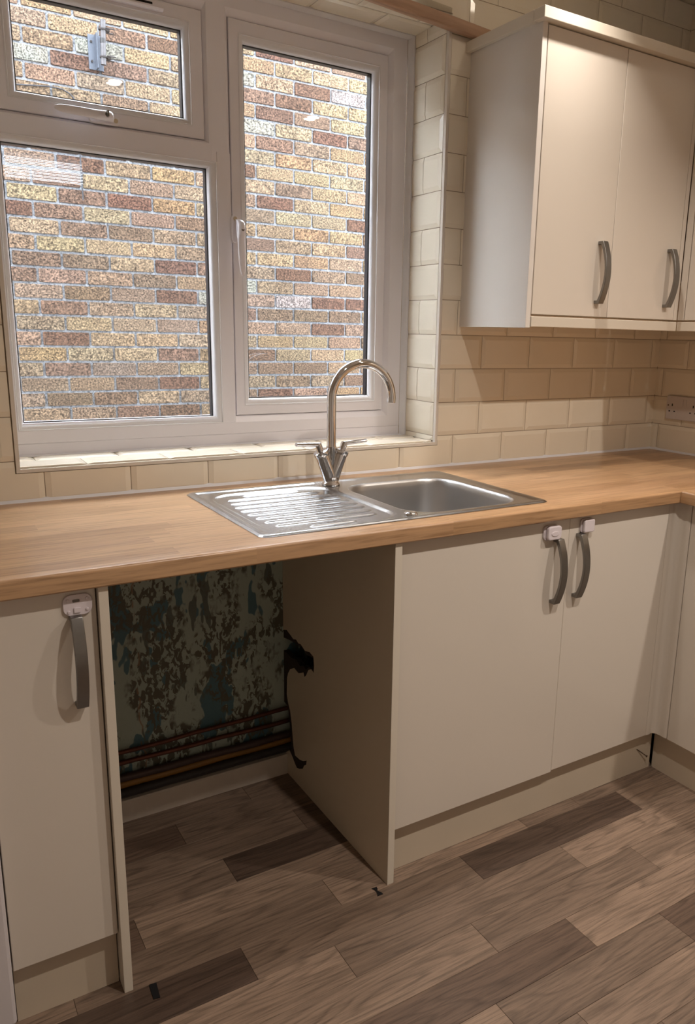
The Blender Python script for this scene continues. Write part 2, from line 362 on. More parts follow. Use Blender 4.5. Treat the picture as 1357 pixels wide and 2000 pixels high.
# ------------------------------------------------------------------ room shell
floor = empty('floor', (0, 0, 0), kind='structure', label='grey brown wood effect vinyl plank floor', cat='floor')
MB().box(X0 - .1, X1 + .1, Y0 - .1, .3, -.10, -.0025).build('subfloor', M_['dark'], floor)
PROW = {  # row k lies between y = -.018-.0998k and the next: joints measured in the photograph
    1: [-1.921, -1.36, -.77], 2: [-1.62, -1.02], 3: [-1.86, -1.28], 4: [-2.107, -1.52, -.94], 5: [-1.68, -1.10, -.9], 6: [-1.931, -1.336, -.758],
    7: [-1.753, -1.083], 8: [-1.455, -.924], 9: [-1.257], 10: [-1.546, -1.055], 11: [-1.4215], 0: [-2.2, -1.7]}
PCOL = {(1, 0): 'd', (1, 1): 'm', (2, 0): 'm', (2, 1): 'd', (2, 2): 'm', (3, 0): 'm', (3, 1): 'dd', (4, 0): 'd', (4, 1): 'l', (4, 2): 'm', (5, 0): 'm', (5, 1): 'l', (5, 2): 'm',
    (6, 0): 'dd', (6, 1): 'm', (6, 2): 'dd', (6, 3): 'l', (7, 0): 'l', (7, 1): 'm', (7, 2): 'l', (8, 0): 'l', (8, 1): 'm', (8, 2): 'l', (9, 0): 'd', (9, 1): 'l', (10, 0): 'l', (10, 1): 'm', (10, 2): 'd',
    (11, 0): 'm', (11, 1): 'l'}
SH = {'dd': col(84, 68, 58), 'd': col(98, 80, 68), 'm': col(117, 99, 85), 'l': col(135, 115, 99)}
pm_cache = {}
def plank_mesh(Lx, Wy):
    key = (round(Lx, 3), round(Wy, 3))
    if key not in pm_cache:
        g = .0002; b = .0005; me = bpy.data.meshes.new('floor_plank')
        x0, x1, y0, y1 = g, Lx - g, g, Wy - g
        vs = [(x0, y0, -.0008), (x1, y0, -.0008), (x1, y1, -.0008), (x0, y1, -.0008), (x0 + b, y0 + b, 0), (x1 - b, y0 + b, 0), (x1 - b, y1 - b, 0), (x0 + b, y1 - b, 0)]
        me.from_pydata(vs, [], [(4, 5, 6, 7), (0, 1, 5, 4), (1, 2, 6, 5), (2, 3, 7, 6), (3, 0, 4, 7)]); me.update(); pm_cache[key] = me
    return pm_cache[key]
rnd = random.Random(3)
PW = .0998
for k in range(-1, 31):
    ya = -.018 - PW * k; yb = ya - PW
    js = list(PROW.get(k, [])) or [rnd.uniform(-1.6, -1.1)]
    js.sort(); n_left = 0
    while js[0] - .585 > X0: js.insert(0, js[0] - .585); n_left += 1
    while js[-1] + .585 < X1: js.append(js[-1] + .585)
    xs = [X0] + js + [X1]
    for i in range(len(xs) - 1):
        shade = PCOL.get((k, i - n_left)) or rnd.choice(['d', 'm', 'm', 'l', 'l', 'm'])
        o = link('floor_plank', plank_mesh(xs[i + 1] - xs[i], PW), M_['plank'], floor); o.location = (xs[i], yb, 0)
        c = SH[shade]; q = rnd.uniform(.96, 1.04); o.color = (c[0] * q, c[1] * q, c[2] * q, 1)

# back wall core with opening
wall_back = empty('wall_back', (0, 0, 0), kind='structure', label='tiled wall around the window', cat='wall')
g0, g1, g2, g3 = OP
c = MB(); YB_ = .30; yf = .0008
c.box(X0 - .1, X1 + .1, yf, YB_, ZT - .02, g2 - .0012); c.box(X0 - .1, X1 + .1, yf, YB_, g3 + .0012, CEIL + .25)
c.box(X0 - .1, g0 - .0012, yf, YB_, g2 - .0012, g3 + .0012); c.box(g1 + .0012, X1 + .1, yf, YB_, g2 - .0012, g3 + .0012)
c.build('wall_core', M_['grout'], wall_back)
MB().box(X0 - .1, X1 + .1, -.018, YB_, -.1, ZT - .0205).build('painted_plaster', M_['oldpaint'], wall_back)
MB().box(X0 - .6, X1 + .6, .302, .34, -.3, .90).box(X0 - .6, X1 + .6, .302, .34, 2.25, 3.2).box(X0 - .6, g0 - .01, .302, .34, .90, 2.25).box(g1 + .01, X1 + .6, .302, .34, .90, 2.25).build('outside_render', M_['render'], wall_back)

# bevelled metro tiles ------------------------------------------------
TW, TH, TB, TT = .200, .1016, .013, .0034
def tile_h(u, v):
    return TT * max(0, min(1, min(u, TW - u, v, TH - v) / TB))
tcache = {}
def tile_mesh(rects):
    """rects in tile-local (u,v); front faces -Y (local x=u, z=v)"""
    key = tuple(tuple(round(a, 4) for a in r) for r in rects)
    if key in tcache: return tcache[key]
    bm = bmesh.new()
    for (a, b, c_, d) in rects:
        us = sorted(set([a, b] + [t for t in (TB, TW - TB) if a + .002 < t < b - .002]))
        vs = sorted(set([c_, d] + [t for t in (TB, TH - TB) if c_ + .002 < t < d - .002]))
        P = {}
        for i, u in enumerate(us):
            for j, v in enumerate(vs): P[i, j] = bm.verts.new((u, -tile_h(u, v), v))
        for i in range(len(us) - 1):
            for j in range(len(vs) - 1):
                q = [P[i, j], P[i + 1, j], P[i + 1, j + 1], P[i, j + 1]]
                um = (us[i] + us[i + 1]) / 2; vm = (vs[j] + vs[j + 1]) / 2
                cu = um < TB or um > TW - TB; cv = vm < TB or vm > TH - TB
                if cu and cv:
                    if (um < TB) == (vm < TB): bm.faces.new((q[0], q[1], q[2])); bm.faces.new((q[0], q[2], q[3]))
                    else: bm.faces.new((q[0], q[1], q[3])); bm.faces.new((q[1], q[2], q[3]))
                else: bm.faces.new(q)
        lo = [bm.verts.new((u, .0045, v)) for u, v in ((a, c_), (b, c_), (b, d), (a, d))]
        edge = [[P[i, 0] for i in range(len(us))], [P[len(us) - 1, j] for j in range(len(vs))],
                [P[i, len(vs) - 1] for i in range(len(us) - 1, -1, -1)], [P[0, j] for j in range(len(vs) - 1, -1, -1)]]
        for k in range(4):
            bm.faces.new(edge[k][::-1] + [lo[k], lo[(k + 1) % 4]])
    bmesh.ops.recalc_face_normals(bm, faces=bm.faces)
    # make sure the open shell points to -Y
    f = max(bm.faces, key=lambda f: f.calc_area())
    if f.normal.y > 0: bmesh.ops.reverse_faces(bm, faces=bm.faces)
    me = bpy.data.meshes.new('tile'); bm.to_mesh(me); bm.free(); me.materials.append(M_['tile'])
    tcache[key] = me; return me
def put_tile(parent, origin, rot, rects):
    rects = [r for r in rects if r[1] - r[0] > .004 and r[3] - r[2] > .004]
    if not rects: return
    o = bpy.data.objects.new('tile', tile_mesh(rects)); C.objects.link(o); o.parent = parent
    o.location = origin; o.rotation_euler = rot
def sub(r, h):
    """rect r minus hole h (x0,x1,z0,z1) -> rects"""
    a, b, c_, d = r; e, f, g, i = h
    if b <= e or a >= f or d <= g or c_ >= i: return [r]
    out = []
    if a < e: out.append((a, e, c_, d))
    if b > f: out.append((f, b, c_, d))
    m0, m1 = max(a, e), min(b, f)
    if c_ < g: out.append((m0, m1, c_, g))
    if d > i: out.append((m0, m1, i, d))
    return out
TRIM = (-2.2235, -1.0110, .9655, 2.1835)
SOCK = None
for idx in range(-1, 15):
    zb = ROW0 + MZ * idx + .001; lo, hi = zb, zb + TH
    if idx == -1: lo = ZT + .004
    hi = min(hi, CEIL - .002)
    if hi - lo < .01: continue
    half = (idx % 2 != 0)
    for k in range(-1, 17):
        xr = -XA - MX * (k - (0 if not half else .5)) - .001        # right edge of tile
        xl = xr - TW
        if xl > -.004 or xr < X0: continue
        r = (max(xl, X0 + .001), min(xr, -.0015), lo, hi)
        if r[0] > -.90 and r[2] > 1.46 and r[3] < 2.05: continue       # wholly hidden behind the wall cabinets
        rr = sub(r, TRIM)
        rr = [(a - xl, b - xl, c_ - zb, d - zb) for a, b, c_, d in rr]
        put_tile(wall_back, (xl, 0, zb), (0, 0, 0), rr)
# right reveal (faces -x), tile u runs with -y: rotate so local x -> -y ... front -> -x
RV = (0, 0, math.radians(-90))      # local x -> -y, local -y -> -x
for idx in range(-1, 12):
    zb = ROW0 + MZ * idx + .001; lo, hi = max(zb, g2 + .0035), min(zb + TH, g3 - .002)
    if hi - lo < .005: continue
    spans = [(.0085, .0985), (.1005, .176)] if idx % 2 else [(.0085, .176)]
    for a, b in spans:
        L_ = b - a
        u0 = 0 if a > .05 else (TW - L_)
        put_tile(wall_back, (g1, b + u0, zb), RV, [(u0, u0 + L_, lo - zb, hi - zb)])
# left reveal (faces +x)
LV = (0, 0, math.radians(90))
for idx in range(-1, 12):
    zb = ROW0 + MZ * idx + .001; lo, hi = max(zb, g2 + .0035), min(zb + TH, g3 - .002)
    if hi - lo < .005: continue
    spans = [(.0085, .0985), (.1005, .176)] if idx % 2 else [(.0085, .176)]
    for a, b in spans:
        L_ = b - a
        put_tile(wall_back, (g0, a, zb), LV, [(0, L_, lo - zb, hi - zb)])
# sill (faces up) and soffit (faces down)
for (ya, yb, x0j, sg) in ((.0085, .101, -2.059 - MX, 0), (.103, .19, -2.162 - MX, 1)):
    for k in range(0, 8):
        xl = x0j + MX * k + .001; a, b = max(xl, g0 + .004), min(xl + TW, g1 - .004)
        if b - a < .006: continue
        v0 = TH - (yb - ya) if sg == 0 else 0
        put_tile(wall_back, (xl, ya - v0, g2), (math.radians(-90), 0, 0), [(a - xl, b - xl, v0, v0 + (yb - ya))])
for (ya, yb, x0j, sg) in ((.0085, .077, -1.0728 - MX * 6, 0), (.079, .176, -1.1732 - MX * 6, 1)):
    for k in range(0, 8):
        xl = x0j + MX * k + .001; a, b = max(xl, g0 + .004), min(xl + TW, g1 - .004)
        if b - a < .006: continue
        v0 = TH - (yb - ya) if sg == 1 else 0
        # local z -> -y, local -y -> -z : rotate +90 about x maps (x,y,z)->(x,-z,y)
        put_tile(wall_back, (xl, yb + v0, g3), (math.radians(90), 0, 0), [(a - xl, b - xl, v0, v0 + (yb - ya))])

# right wall
wall_right = empty('wall_right', (0, 0, 0), kind='structure', label='tiled wall to the right of the corner', cat='wall')
MB().box(.0008, .12, Y0 - .1, .0008, 0, CEIL).build('wall_core', M_['grout'], wall_right)
SK = (.0655, .2165, 1.0155, 1.1075)
for idx in range(-1, 15):
    zb = ROW0 + MZ * idx + .001; lo, hi = zb, zb + TH
    if idx == -1: lo = ZT + .004
    hi = min(hi, CEIL - .002)
    if hi - lo < .01: continue
    off = .0300 if idx % 2 else .1315          # right-hand joint positions (distance u from corner)
    for k in range(-1, 9):
        ua = off + MX * (k - 0) + .001 - MX; ub = ua + TW
        a, b = max(ua, .0015), ub
        if b < .006: continue
        if lo > 1.46 and hi < 2.05: continue
        rr = [(a, b, lo, hi)]
        # local x -> -y when rotated -90 about z, front -> -x
        put_tile(wall_right, (0, -ua, zb), RV, [(p - ua, q - ua, r_ - zb, s_ - zb) for p, q, r_, s_ in rr])
# other walls, ceiling
wl = MB().box(X0 - .1, X0, Y0 - .1, .3, 0, CEIL).build('wall_left', M_['plaster']); tag(wl, 'cream wall left of the worktop', 'wall', kind='structure')
W2 = (-1.78, -1.27, 2.14, 2.335)   # small high window behind the camera
wf = MB(); wf.box(X0 - .1, W2[0], Y0 - .1, Y0, 0, CEIL); wf.box(W2[1], X1 + .12, Y0 - .1, Y0, 0, CEIL); wf.box(W2[0], W2[1], Y0 - .1, Y0, 0, W2[2]); wf.box(W2[0], W2[1], Y0 - .1, Y0, W2[3], CEIL)
tag(wf.build('wall_front', M_['plaster']), 'cream wall behind the camera', 'wall', kind='structure')
tag(MB().box(X0 - .1, X1 + .12, Y0 - .1, .3, CEIL, CEIL + .12).build('ceiling', M_['ceiling']), 'flat white ceiling', 'ceiling', kind='structure')

# window_2: fanlight with venetian blind, seen only as a reflection in the glass
w2 = empty('window_2', (W2[0], Y0, W2[2]), kind='structure', label='small high window with slatted blind', cat='window')
MB().rings_rect([(W2[0], W2[1], W2[2], W2[3], Y0 - .04), (W2[0] + .03, W2[1] - .03, W2[2] + .03, W2[3] - .03, Y0 - .04), (W2[0] + .03, W2[1] - .03, W2[2] + .03, W2[3] - .03, Y0 - .08), (W2[0], W2[1], W2[2], W2[3], Y0 - .08)], close=True).build('window_frame', M_['upvc'], w2)
MB().box(W2[0] + .03, W2[1] - .03, Y0 - .062, Y0 - .058, W2[2] + .03, W2[3] - .03).build('glass_pane', M_['glass'], w2)
for k in range(11):
    z = W2[2] + .006 + k * .0178
    MB().add([(W2[0] + .01, Y0 - .035, z), (W2[1] - .01, Y0 - .035, z), (W2[1] - .01, Y0 - .009, z + .0085), (W2[0] + .01, Y0 - .009, z + .0085),
              (W2[0] + .01, Y0 - .035, z + .0008), (W2[1] - .01, Y0 - .035, z + .0008), (W2[1] - .01, Y0 - .009, z + .0093), (W2[0] + .01, Y0 - .009, z + .0093)],
             [(0, 1, 2, 3), (4, 7, 6, 5), (0, 4, 5, 1), (1, 5, 6, 2), (2, 6, 7, 3), (3, 7, 4, 0)]).build('blind_slat', M_['slat'], w2)

# skirting under the worktop opening
sk = MB(); sk.prism([(-.018, 0), (-.043, 0), (-.043, .058), (-.040, .0625), (-.018, .066)], 'x', -2.155, -1.5525)
tag(sk.build('baseboard_back', M_['skirt']), 'scuffed painted skirting under the old pipes', 'baseboard', kind='structure')
# sealant strips
sl = MB(); sl.prism([(-.0001, ZT), (-.0065, ZT), (-.0035, ZT + .007), (-.0001, ZT + .009)], 'x', X0, -.004)
sl.prism([(-.0001, ZT), (-.0065, ZT), (-.0035, ZT + .007), (-.0001, ZT + .009)], 'y', -2.3, -.0005)
tag(sl.build('trim_1', M_['caulk']), 'white sealant line along the back of the worktop', 'trim', kind='structure')
# plastic tile trim round the opening
t = MB(); a, b, c_, d = -2.2205, -1.0125, .9672, 2.1805; e = .0085
t.rings_rect([(a, b, c_, d, .003), (a, b, c_, d, -.0045), (a + e, b - e, c_ + e, d - e, -.0045), (a + e, b - e, c_ + e, d - e, .008)], close=True)
tag(t.build('trim_2', M_['trim']), 'cream plastic edge trim round the window opening', 'trim', kind='structure')
t = MB(); e = .0205
t.rings_rect([(g0 + .002, g1 - .002, g2 + .001, g3 - .001, .1735), (g0 + .002, g1 - .002, g2 + .001, g3 - .001, .160), (g0 + .008, g1 - .008, g2 + .003, g3 - .006, .1585), (g0 + .016, g1 - .0165, g2 + .005, g3 - .012, .166), (g0 + e, g1 - e, g2 + .006, g3 - .0135, .1745)], close=True)
tag(t.build('trim_3', M_['caulk'], auto=50), 'white quadrant bead between window frame and reveal tiles', 'trim', kind='structure')

# ------------------------------------------------------------------ window_1
win = empty('window_1', (-1.62, .175, .977), kind='structure', label='white plastic double glazed window over the sink', cat='window')
UP = M_['upvc']
MB().rings_rect([(-2.214, -1.0435, 1.0105, 2.163, .24), (-2.214, -1.0435, 1.0105, 2.163, .175), (-2.188, -1.089, 1.0433, 2.126, .175),
    (-2.180, -1.1045, 1.0615, 2.1068, .186), (-2.180, -1.1045, 1.0615, 2.1068, .24)], close=True).build('outer_frame', UP, win)
MB().box(-2.214, -1.0435, .1758, .24, .9775, 1.0099).build('cill_section', UP, win, bevel=.001)
mu = MB(); mu.prism([(-1.6455, .1748), (-1.6085, .1748), (-1.6050, .186), (-1.605, .238), (-1.650, .238), (-1.650, .1865), (-1.6455, .1865)], 'z', 1.044, 1.7705)
mu.prism([(-1.666, .1748), (-1.6155, .1748), (-1.6050, .186), (-1.605, .238), (-1.6745, .238), (-1.6745, .186)], 'z', 1.7706, 2.1262)
mu.build('mullion', UP, win)
tr = MB(); tr.prism([(.1746, 1.7455), (.1746, 1.789), (.186, 1.7965), (.238, 1.7965), (.238, 1.7455)], 'x', -2.188, -1.647)
tr.prism([(.1743, 1.7455), (.1743, 1.7895), (.1748, 1.7895), (.1748, 1.7455)], 'x', -1.648, -1.6605)
tr.build('transom', UP, win)
def glazed(parent, outer, glass, yb, name):
    """bead ring, two panes of glass, black spacer"""
    a, b, c_, d = outer; e, f, g, h = glass
    def mixr(t, y): return (a + (e - a) * t, b + (f - b) * t, c_ + (g - c_) * t, d + (h - d) * t, y)
    bead = MB(); bead.rings_rect([mixr(0, yb + .014), mixr(0, yb - .0012), mixr(.14, yb - .0016), mixr(.2, yb + .0012), mixr(.42, yb + .0015), mixr(.72, yb + .006), mixr(.92, yb + .0145), mixr(1, .1995), mixr(.6, .1995)], close=True)
    bead.build('glazing_bead', M_['upvc_bead'], parent, auto=60)
    i = -.017
    MB().box(e + i, f - i, .2005, .2030, g + i, h - i).build('glass_pane', M_['glass'], parent)
    MB().box(e + i, f - i, .2230, .2255, g + i, h - i).build('glass_pane', M_['glass'], parent)
    sp = MB(); sp.rings_rect([(e - .014, f + .014, g - .014, h + .014, .2034), (e + .0015, f - .0015, g + .0015, h - .0015, .2034), (e + .0015, f - .0015, g + .0015, h - .0015, .2226), (e - .014, f + .014, g - .014, h + .014, .2226)], close=True)
    sp.build('spacer_bar', M_['spacer'], parent)
    ga = MB(); ga.rings_rect([(e - .001, f + .001, g - .001, h + .001, .1985), (e + .002, f - .002, g + .002, h - .002, .1995), (e + .002, f - .002, g + .002, h - .002, .2004), (e - .001, f + .001, g - .001, h + .001, .2004)], close=True)
    ga.build('gasket', M_['gasket'], parent)
    ou = MB(); ou.rings_rect([(e - .03, f + .03, g - .03, h + .03, .2262), (e - .016, f + .016, g - .012, h + .016, .2262), (e - .02, f + .02, g - .015, h + .02, .240), (e - .03, f + .03, g - .03, h + .03, .240)], close=True)
    ou.build('outer_lip', M_['upvc_bead'], parent)
fix = empty('fixed_light', (-1.92, .175, 1.39), parent=None); fix.parent = win; fix.location = Vector((-1.92, .175, 1.39)) - win.location
glazed(fix, (-2.188, -1.6455, 1.0433, 1.7455), (-2.172, -1.6685, 1.061, 1.7295), .1748, 'fixed')
def sash_ring(parent, outer, inner, yf_):
    a, b, c_, d = outer; e, f, g, h = inner
    return MB().rings_rect([(a + .0012, b - .0012, c_ + .0012, d - .0012, .235), (a + .0012, b - .0012, c_ + .0012, d - .0012, yf_ + .002), (a + .003, b - .003, c_ + .003, d - .003, yf_), (e, f, g, h, yf_), (e, f, g, h, .235)], close=True).build('sash_frame', UP, parent)
cs = empty('casement_sash', (0, 0, 0)); cs.parent = win; cs.location = Vector((-1.35, .18, 1.06)) - win.location
sash_ring(cs, (-1.6045, -1.105, 1.0622, 2.1062), (-1.577, -1.134, 1.091, 2.0735), .1805)
glazed(cs, (-1.577, -1.134, 1.091, 2.0735), (-1.5570, -1.1530, 1.1105, 2.0530), .1805, 'casement')
ts = empty('top_sash', (0, 0, 0)); ts.parent = win; ts.location = Vector((-1.93, .18, 1.8)) - win.location
sash_ring(ts, (-2.181, -1.6747, 1.7965, 2.1062), (-2.149, -1.7075, 1.826, 2.0735), .1805)
glazed(ts, (-2.149, -1.7075, 1.826, 2.0735), (-2.1275, -1.7258, 1.846, 2.0540), .1805, 'top')
# window handles (children of the sashes)
def capsule(cx, cz, w_, h, n=8):
    r = min(w_, h) / 2; return rrect(cx - w_ / 2, cx + w_ / 2, cz - h / 2, cz + h / 2, r - .0001, n)
hp = M_['upvc']
# casement handle, vertical arm hanging down
m = MB(); m.prism([(x, z) for x, z in capsule(-1.6005, 1.578, .021, .074)], 'y', .181, .1675); m.build('handle_plate', hp, cs, bevel=.002)
m = MB()
hd = []
for zz, yy, hw, th in ((1.603, .166, .006, .006), (1.598, .150, .010, .012), (1.590, .1435, .0115, .016), (1.575, .142, .0115, .018), (1.560, .143, .0112, .014), (1.550, .141, .0108, .006), (1.52, .138, .0105, .0045), (1.49, .1355, .0098, .0042), (1.466, .134, .008, .0038), (1.452, .1335, .003, .0025)):
    hd.append([(-1.5985 + hw * math.cos(a) * 1.0 + .004, yy + th * math.sin(a), zz) for a in [2 * math.pi * k / 14 for k in range(14)]])
m.loft(hd); m.build('window_handle', hp, cs, auto=50)
MB().lathe([(.0001, -.0012), (.0042, -.0012), (.0042, .002)], (-1.5945, .1262, 1.573), 14, 'y').build('key_cylinder', M_['silver_key'], cs)
MB().lathe([(.0001, 0), (.0055, 0), (.0055, .001)], (-1.6005, .1664, 1.605), 14, 'y').build('screw_cap', M_['capbeige'], cs)
# top light handle, arm pointing left
m = MB(); m.prism(capsule(-1.934, 1.806, .074, .0205), 'y', .181, .1675); m.build('handle_plate', hp, ts, bevel=.002)
m = MB(); hd = []
for xx, yy, hw, th in ((-1.914, .166, .006, .006), (-1.919, .152, .010, .012), (-1.926, .1435, .0112, .016), (-1.940, .142, .0112, .018), (-1.955, .143, .011, .014), (-1.965, .141, .0105, .006), (-1.995, .138, .0102, .0045), (-2.025, .1355, .0096, .0042), (-2.045, .134, .008, .0038), (-2.056, .1335, .003, .0025)):
    hd.append([(xx, yy + th * math.sin(a), 1.8085 + hw * math.cos(a)) for a in [2 * math.pi * k / 14 for k in range(14)]])
m.loft(hd); m.build('window_handle', hp, ts, auto=50)
m = MB(); m.lathe([(.0001, -.003), (.0048, -.003), (.0048, .002)], (-1.938, .1262, 1.8085), 14, 'y'); m.box(-1.940, -1.936, .112, .1235, 1.8015, 1.8155); m.build('key', M_['silver_key'], ts)
MB().lathe([(.0001, 0), (.0055, 0), (.0055, .001)], (-1.908, .1664, 1.806), 14, 'y').build('screw_cap', M_['capbeige'], ts)
# trickle vent on the top sash
m = MB(); m.prism([(.1805, 2.0775), (.1700, 2.0785), (.1655, 2.083), (.1655, 2.096), (.172, 2.101), (.1805, 2.101)], 'x', -2.06, -1.777); m.build('trickle_vent', UP, ts)
for k in range(3):
    MB().box(-1.805 - .095 * k - .088, -1.805 - .095 * k, .1648, .1675, 2.0865, 2.0915).build('vent_slot', M_['hole'], ts)

# ------------------------------------------------------------------ outside
wo = empty('wall_outside', (0, 2.2181, 0), kind='structure', label='buff and brown brick wall of the house next door', cat='wall')
MB().box(-6.0, 4.0, 2.2262, 2.40, -.3, 3.12).build('mortar_bed', M_['mortar'], wo, origin=(0, 2.2181, 0))
BW, BH = .2135, .0636
brs = []
for s_ in range(5):
    rr = random.Random(40 + s_); me = bpy.data.meshes.new('brick'); bm = bmesh.new()
    j = lambda a: rr.uniform(-a, a)
    fr_ = rrect(0, BW, 0, BH, .004, 1)
    front = [bm.verts.new((x + j(.0012) + (.002 if x < BW / 2 else -.002), j(.0008), z + j(.001) + (.0015 if z < BH / 2 else -.0015))) for x, z in fr_]
    mid = [bm.verts.new((x + j(.001), .003, z + j(.0009))) for x, z in fr_]
    bk = [bm.verts.new((x, .03, z)) for x, z in fr_]
    n = len(front); bm.faces.new(front)
    for A_, B_ in ((front, mid), (mid, bk)):
        for i in range(n): bm.faces.new((A_[i], A_[(i + 1) % n], B_[(i + 1) % n], B_[i]))
    bmesh.ops.recalc_face_normals(bm, faces=bm.faces)
    if bm.faces[0].normal.y > 0 and True:
        f = max(bm.faces, key=lambda f: f.calc_area())
        if f.normal.y > 0: bmesh.ops.reverse_faces(bm, faces=bm.faces)
    bm.to_mesh(me); bm.free(); me.materials.append(M_['brick']); brs.append(me)
BC = {'y': (103, 89, 71), 't': (93, 79, 65), 'p': (90, 75, 64), 'b': (80, 65, 54), 'r': (72, 53, 44), 'w': (103, 99, 94), 'o': (100, 82, 62), 'g': (90, 79, 67)}
ROWS = {0: 'ttbrt', 1: 'tbbytbrtoo', 2: 'ttbrttbtbp', 3: 'tbgtytbbyt', 4: 'oyybortyyy', 5: 'tryyygoytb', 6: 'tyytogtrtt'.replace('g', 't'), 7: 'tbtygbbbbt', 8: 'tbprwgwrrb',
    9: 'bttbtwttt', 10: 'bbyrbtrtb', 11: 'tyyytyyoyy', 12: 'ybbttbtyb', 13: 'rbytbttoyo', 14: 'ybroytyyr', 15: 'tbytytryoo', 16: 'prtoyybyy', 17: 'rprprryyyo', 18: 'tbytytoyy', 19: 'tpybtyboyy'.replace('tpybtyboyy', 'tbtytybpoy'),
    20: 'ttbytwyrb', 21: 'tbgyyoryyt'.replace('tbgyyoryyt', 'ttgyyorbyt'), 22: 'wrbpyrryo'.replace('wrbpyrryo', 'wrbpybryy'), 23: 'ttwytwyrwy', 24: 'tybrtotyy', 25: 'toyyoyryp', 26: 'bttybtyot'}
cell = {}
for r_, s_ in ROWS.items():
    start = -1 if r_ % 2 == 0 else -2
    if r_ in (0,): start = -1
    for i, ch in enumerate(s_): cell[r_, start + i] = ch
def brick_xz(r_, n_):
    return -1.6977 + .0055 + .225 * n_ + (.1125 if r_ % 2 else 0) + .0006 * r_, .8695 + .0746 * r_ - BH / 2
rb = random.Random(11); nb = 0
near = set()
for r_ in range(-1, 28):
    for n_ in range(-3, 8):
        if nb >= 298: break
        x, z = brick_xz(r_, n_)
        if x < -2.4 or x > .25: continue
        near.add((r_, n_)); nb += 1
        o = bpy.data.objects.new('brick', rb.choice(brs)); C.objects.link(o); o.parent = wo
        o.location = (x, rb.uniform(-.0015, .0015), z)
        ch = cell.get((r_, n_)) or rb.choice('ytybtrpoyg')
        cc = col(*[min(255, v_ * rb.uniform(.97, 1.03)) for v_ in BC[ch]]); o.color = cc
far = MB()
for r_ in range(-13, 30):
    for n_ in range(-18, 25):
        if (r_, n_) in near: continue
        x, z = brick_xz(r_, n_)
        far.box(x, x + BW, 2.2181, 2.24, z, z + BH)
fo = far.build('distant_brick', M_['brick'], wo, origin=(0, 2.2181, 0), fix=False); fo['kind'] = 'stuff'; fo.color = col(88, 75, 62)
tag(MB().box(-8, 6, .34, 2.4, -.32, -.25).build('ground_outside', M_['concrete']), 'concrete side path between the houses', 'ground', kind='structure')
# aerial bracket on the brick wall
ab_ = empty('aerial_bracket', (-1.478, 2.215, 2.49), label='galvanised aerial pole bracket bolted to the brick wall outside', cat='bracket')
MB().box(-1.5115, -1.4455, 2.2085, 2.2145, 2.488, 2.638).build('back_plate', M_['galv'], ab_, bevel=.001)
MB().box(-1.482, -1.476, 2.165, 2.2085, 2.488, 2.638).build('standoff_flange', M_['galv'], ab_, bevel=.001)
MB().tube([(-1.4600, 2.150, 2.500), (-1.4560, 2.150, 2.600), (-1.4520, 2.150, 2.690)], .0125, 16).build('pole', M_['galv_dark'], ab_, auto=40)
MB().tube([(-1.4575, 2.150, 2.592), (-1.4565, 2.150, 2.612)], .0132, 16).build('tape_band', M_['tape'], ab_, auto=40)
for z in (2.533, 2.650):
    m = MB(); m.lathe([(.0135, -.003), (.019, -.003), (.019, .003), (.0135, .003)], (-1.456, 2.150, z), 18); m.box(-1.441, -1.425, 2.142, 2.160, z - .006, z + .008); m.build('clamp', M_['rust'], ab_)
    for dz, yy in ((.004, 2.134), (-.006, 2.168)):
        MB().tube([(-1.445, yy, z + dz), (-1.405, yy, z + dz)], .0032, 8).build('bolt', M_['rust'], ab_)
for x, z in ((-1.498, 2.607), (-1.4985, 2.523)):
    MB().lathe([(.0001, -.006), (.0052, -.006), (.0052, 0)], (x, 2.2085, z), 6, 'y').build('wall_bolt', M_['rust'], ab_)
cb_ = MB().tube([(-2.05, 2.211, 2.352), (-1.92, 2.211, 2.360), (-1.8395, 2.211, 2.3669), (-1.7632, 2.211, 2.375), (-1.70, 2.211, 2.3815), (-1.665, 2.211, 2.382), (-1.6364, 2.211, 2.379), (-1.607, 2.211, 2.366), (-1.590, 2.211, 2.350), (-1.5827, 2.211, 2.33), (-1.578, 2.211, 2.25), (-1.577, 2.211, 1.9)], .0032, 8)
cb_ = cb_.build('aerial_cable', M_['cable'], auto=60); tag(cb_, 'thin black cable curving across the brick wall outside', 'cable')

# ------------------------------------------------------------------ downlights
for i, (lx, ly) in enumerate(LAMPS):
    lab = ['recessed ceiling spotlight mirrored in the small top pane', 'recessed ceiling spotlight mirrored in the tall right pane', 'recessed ceiling spotlight close above the wall cabinet'][i]
    d = empty('downlight', (lx, ly, CEIL), label=lab, cat='light', group='recessed ceiling spotlights')
    MB().lathe([(.030, .001), (.044, -.0005), (.044, -.003), (.040, -.006), (.033, -.006), (.031, -.002)], (lx, ly, CEIL), 32).build('bezel', M_['upvc'], d, auto=40)
    MB().lathe([(.0001, -.0045), (.0305, -.0045), (.0305, -.001)], (lx, ly, CEIL), 28).build('lens', M_['lens'], d)
    ld = bpy.data.lights.new('downlight_beam', 'AREA'); ld.shape = 'DISK'; ld.size = .056; ld.energy = LAMP_W * (1.0 if i < 2 else .23); ld.color = LAMP_COL; ld.spread = math.radians(136 if i < 2 else 90)
    lo_ = bpy.data.objects.new('downlight_beam', ld); C.objects.link(lo_); lo_.parent = d; lo_.location = (0, 0, -.0075)

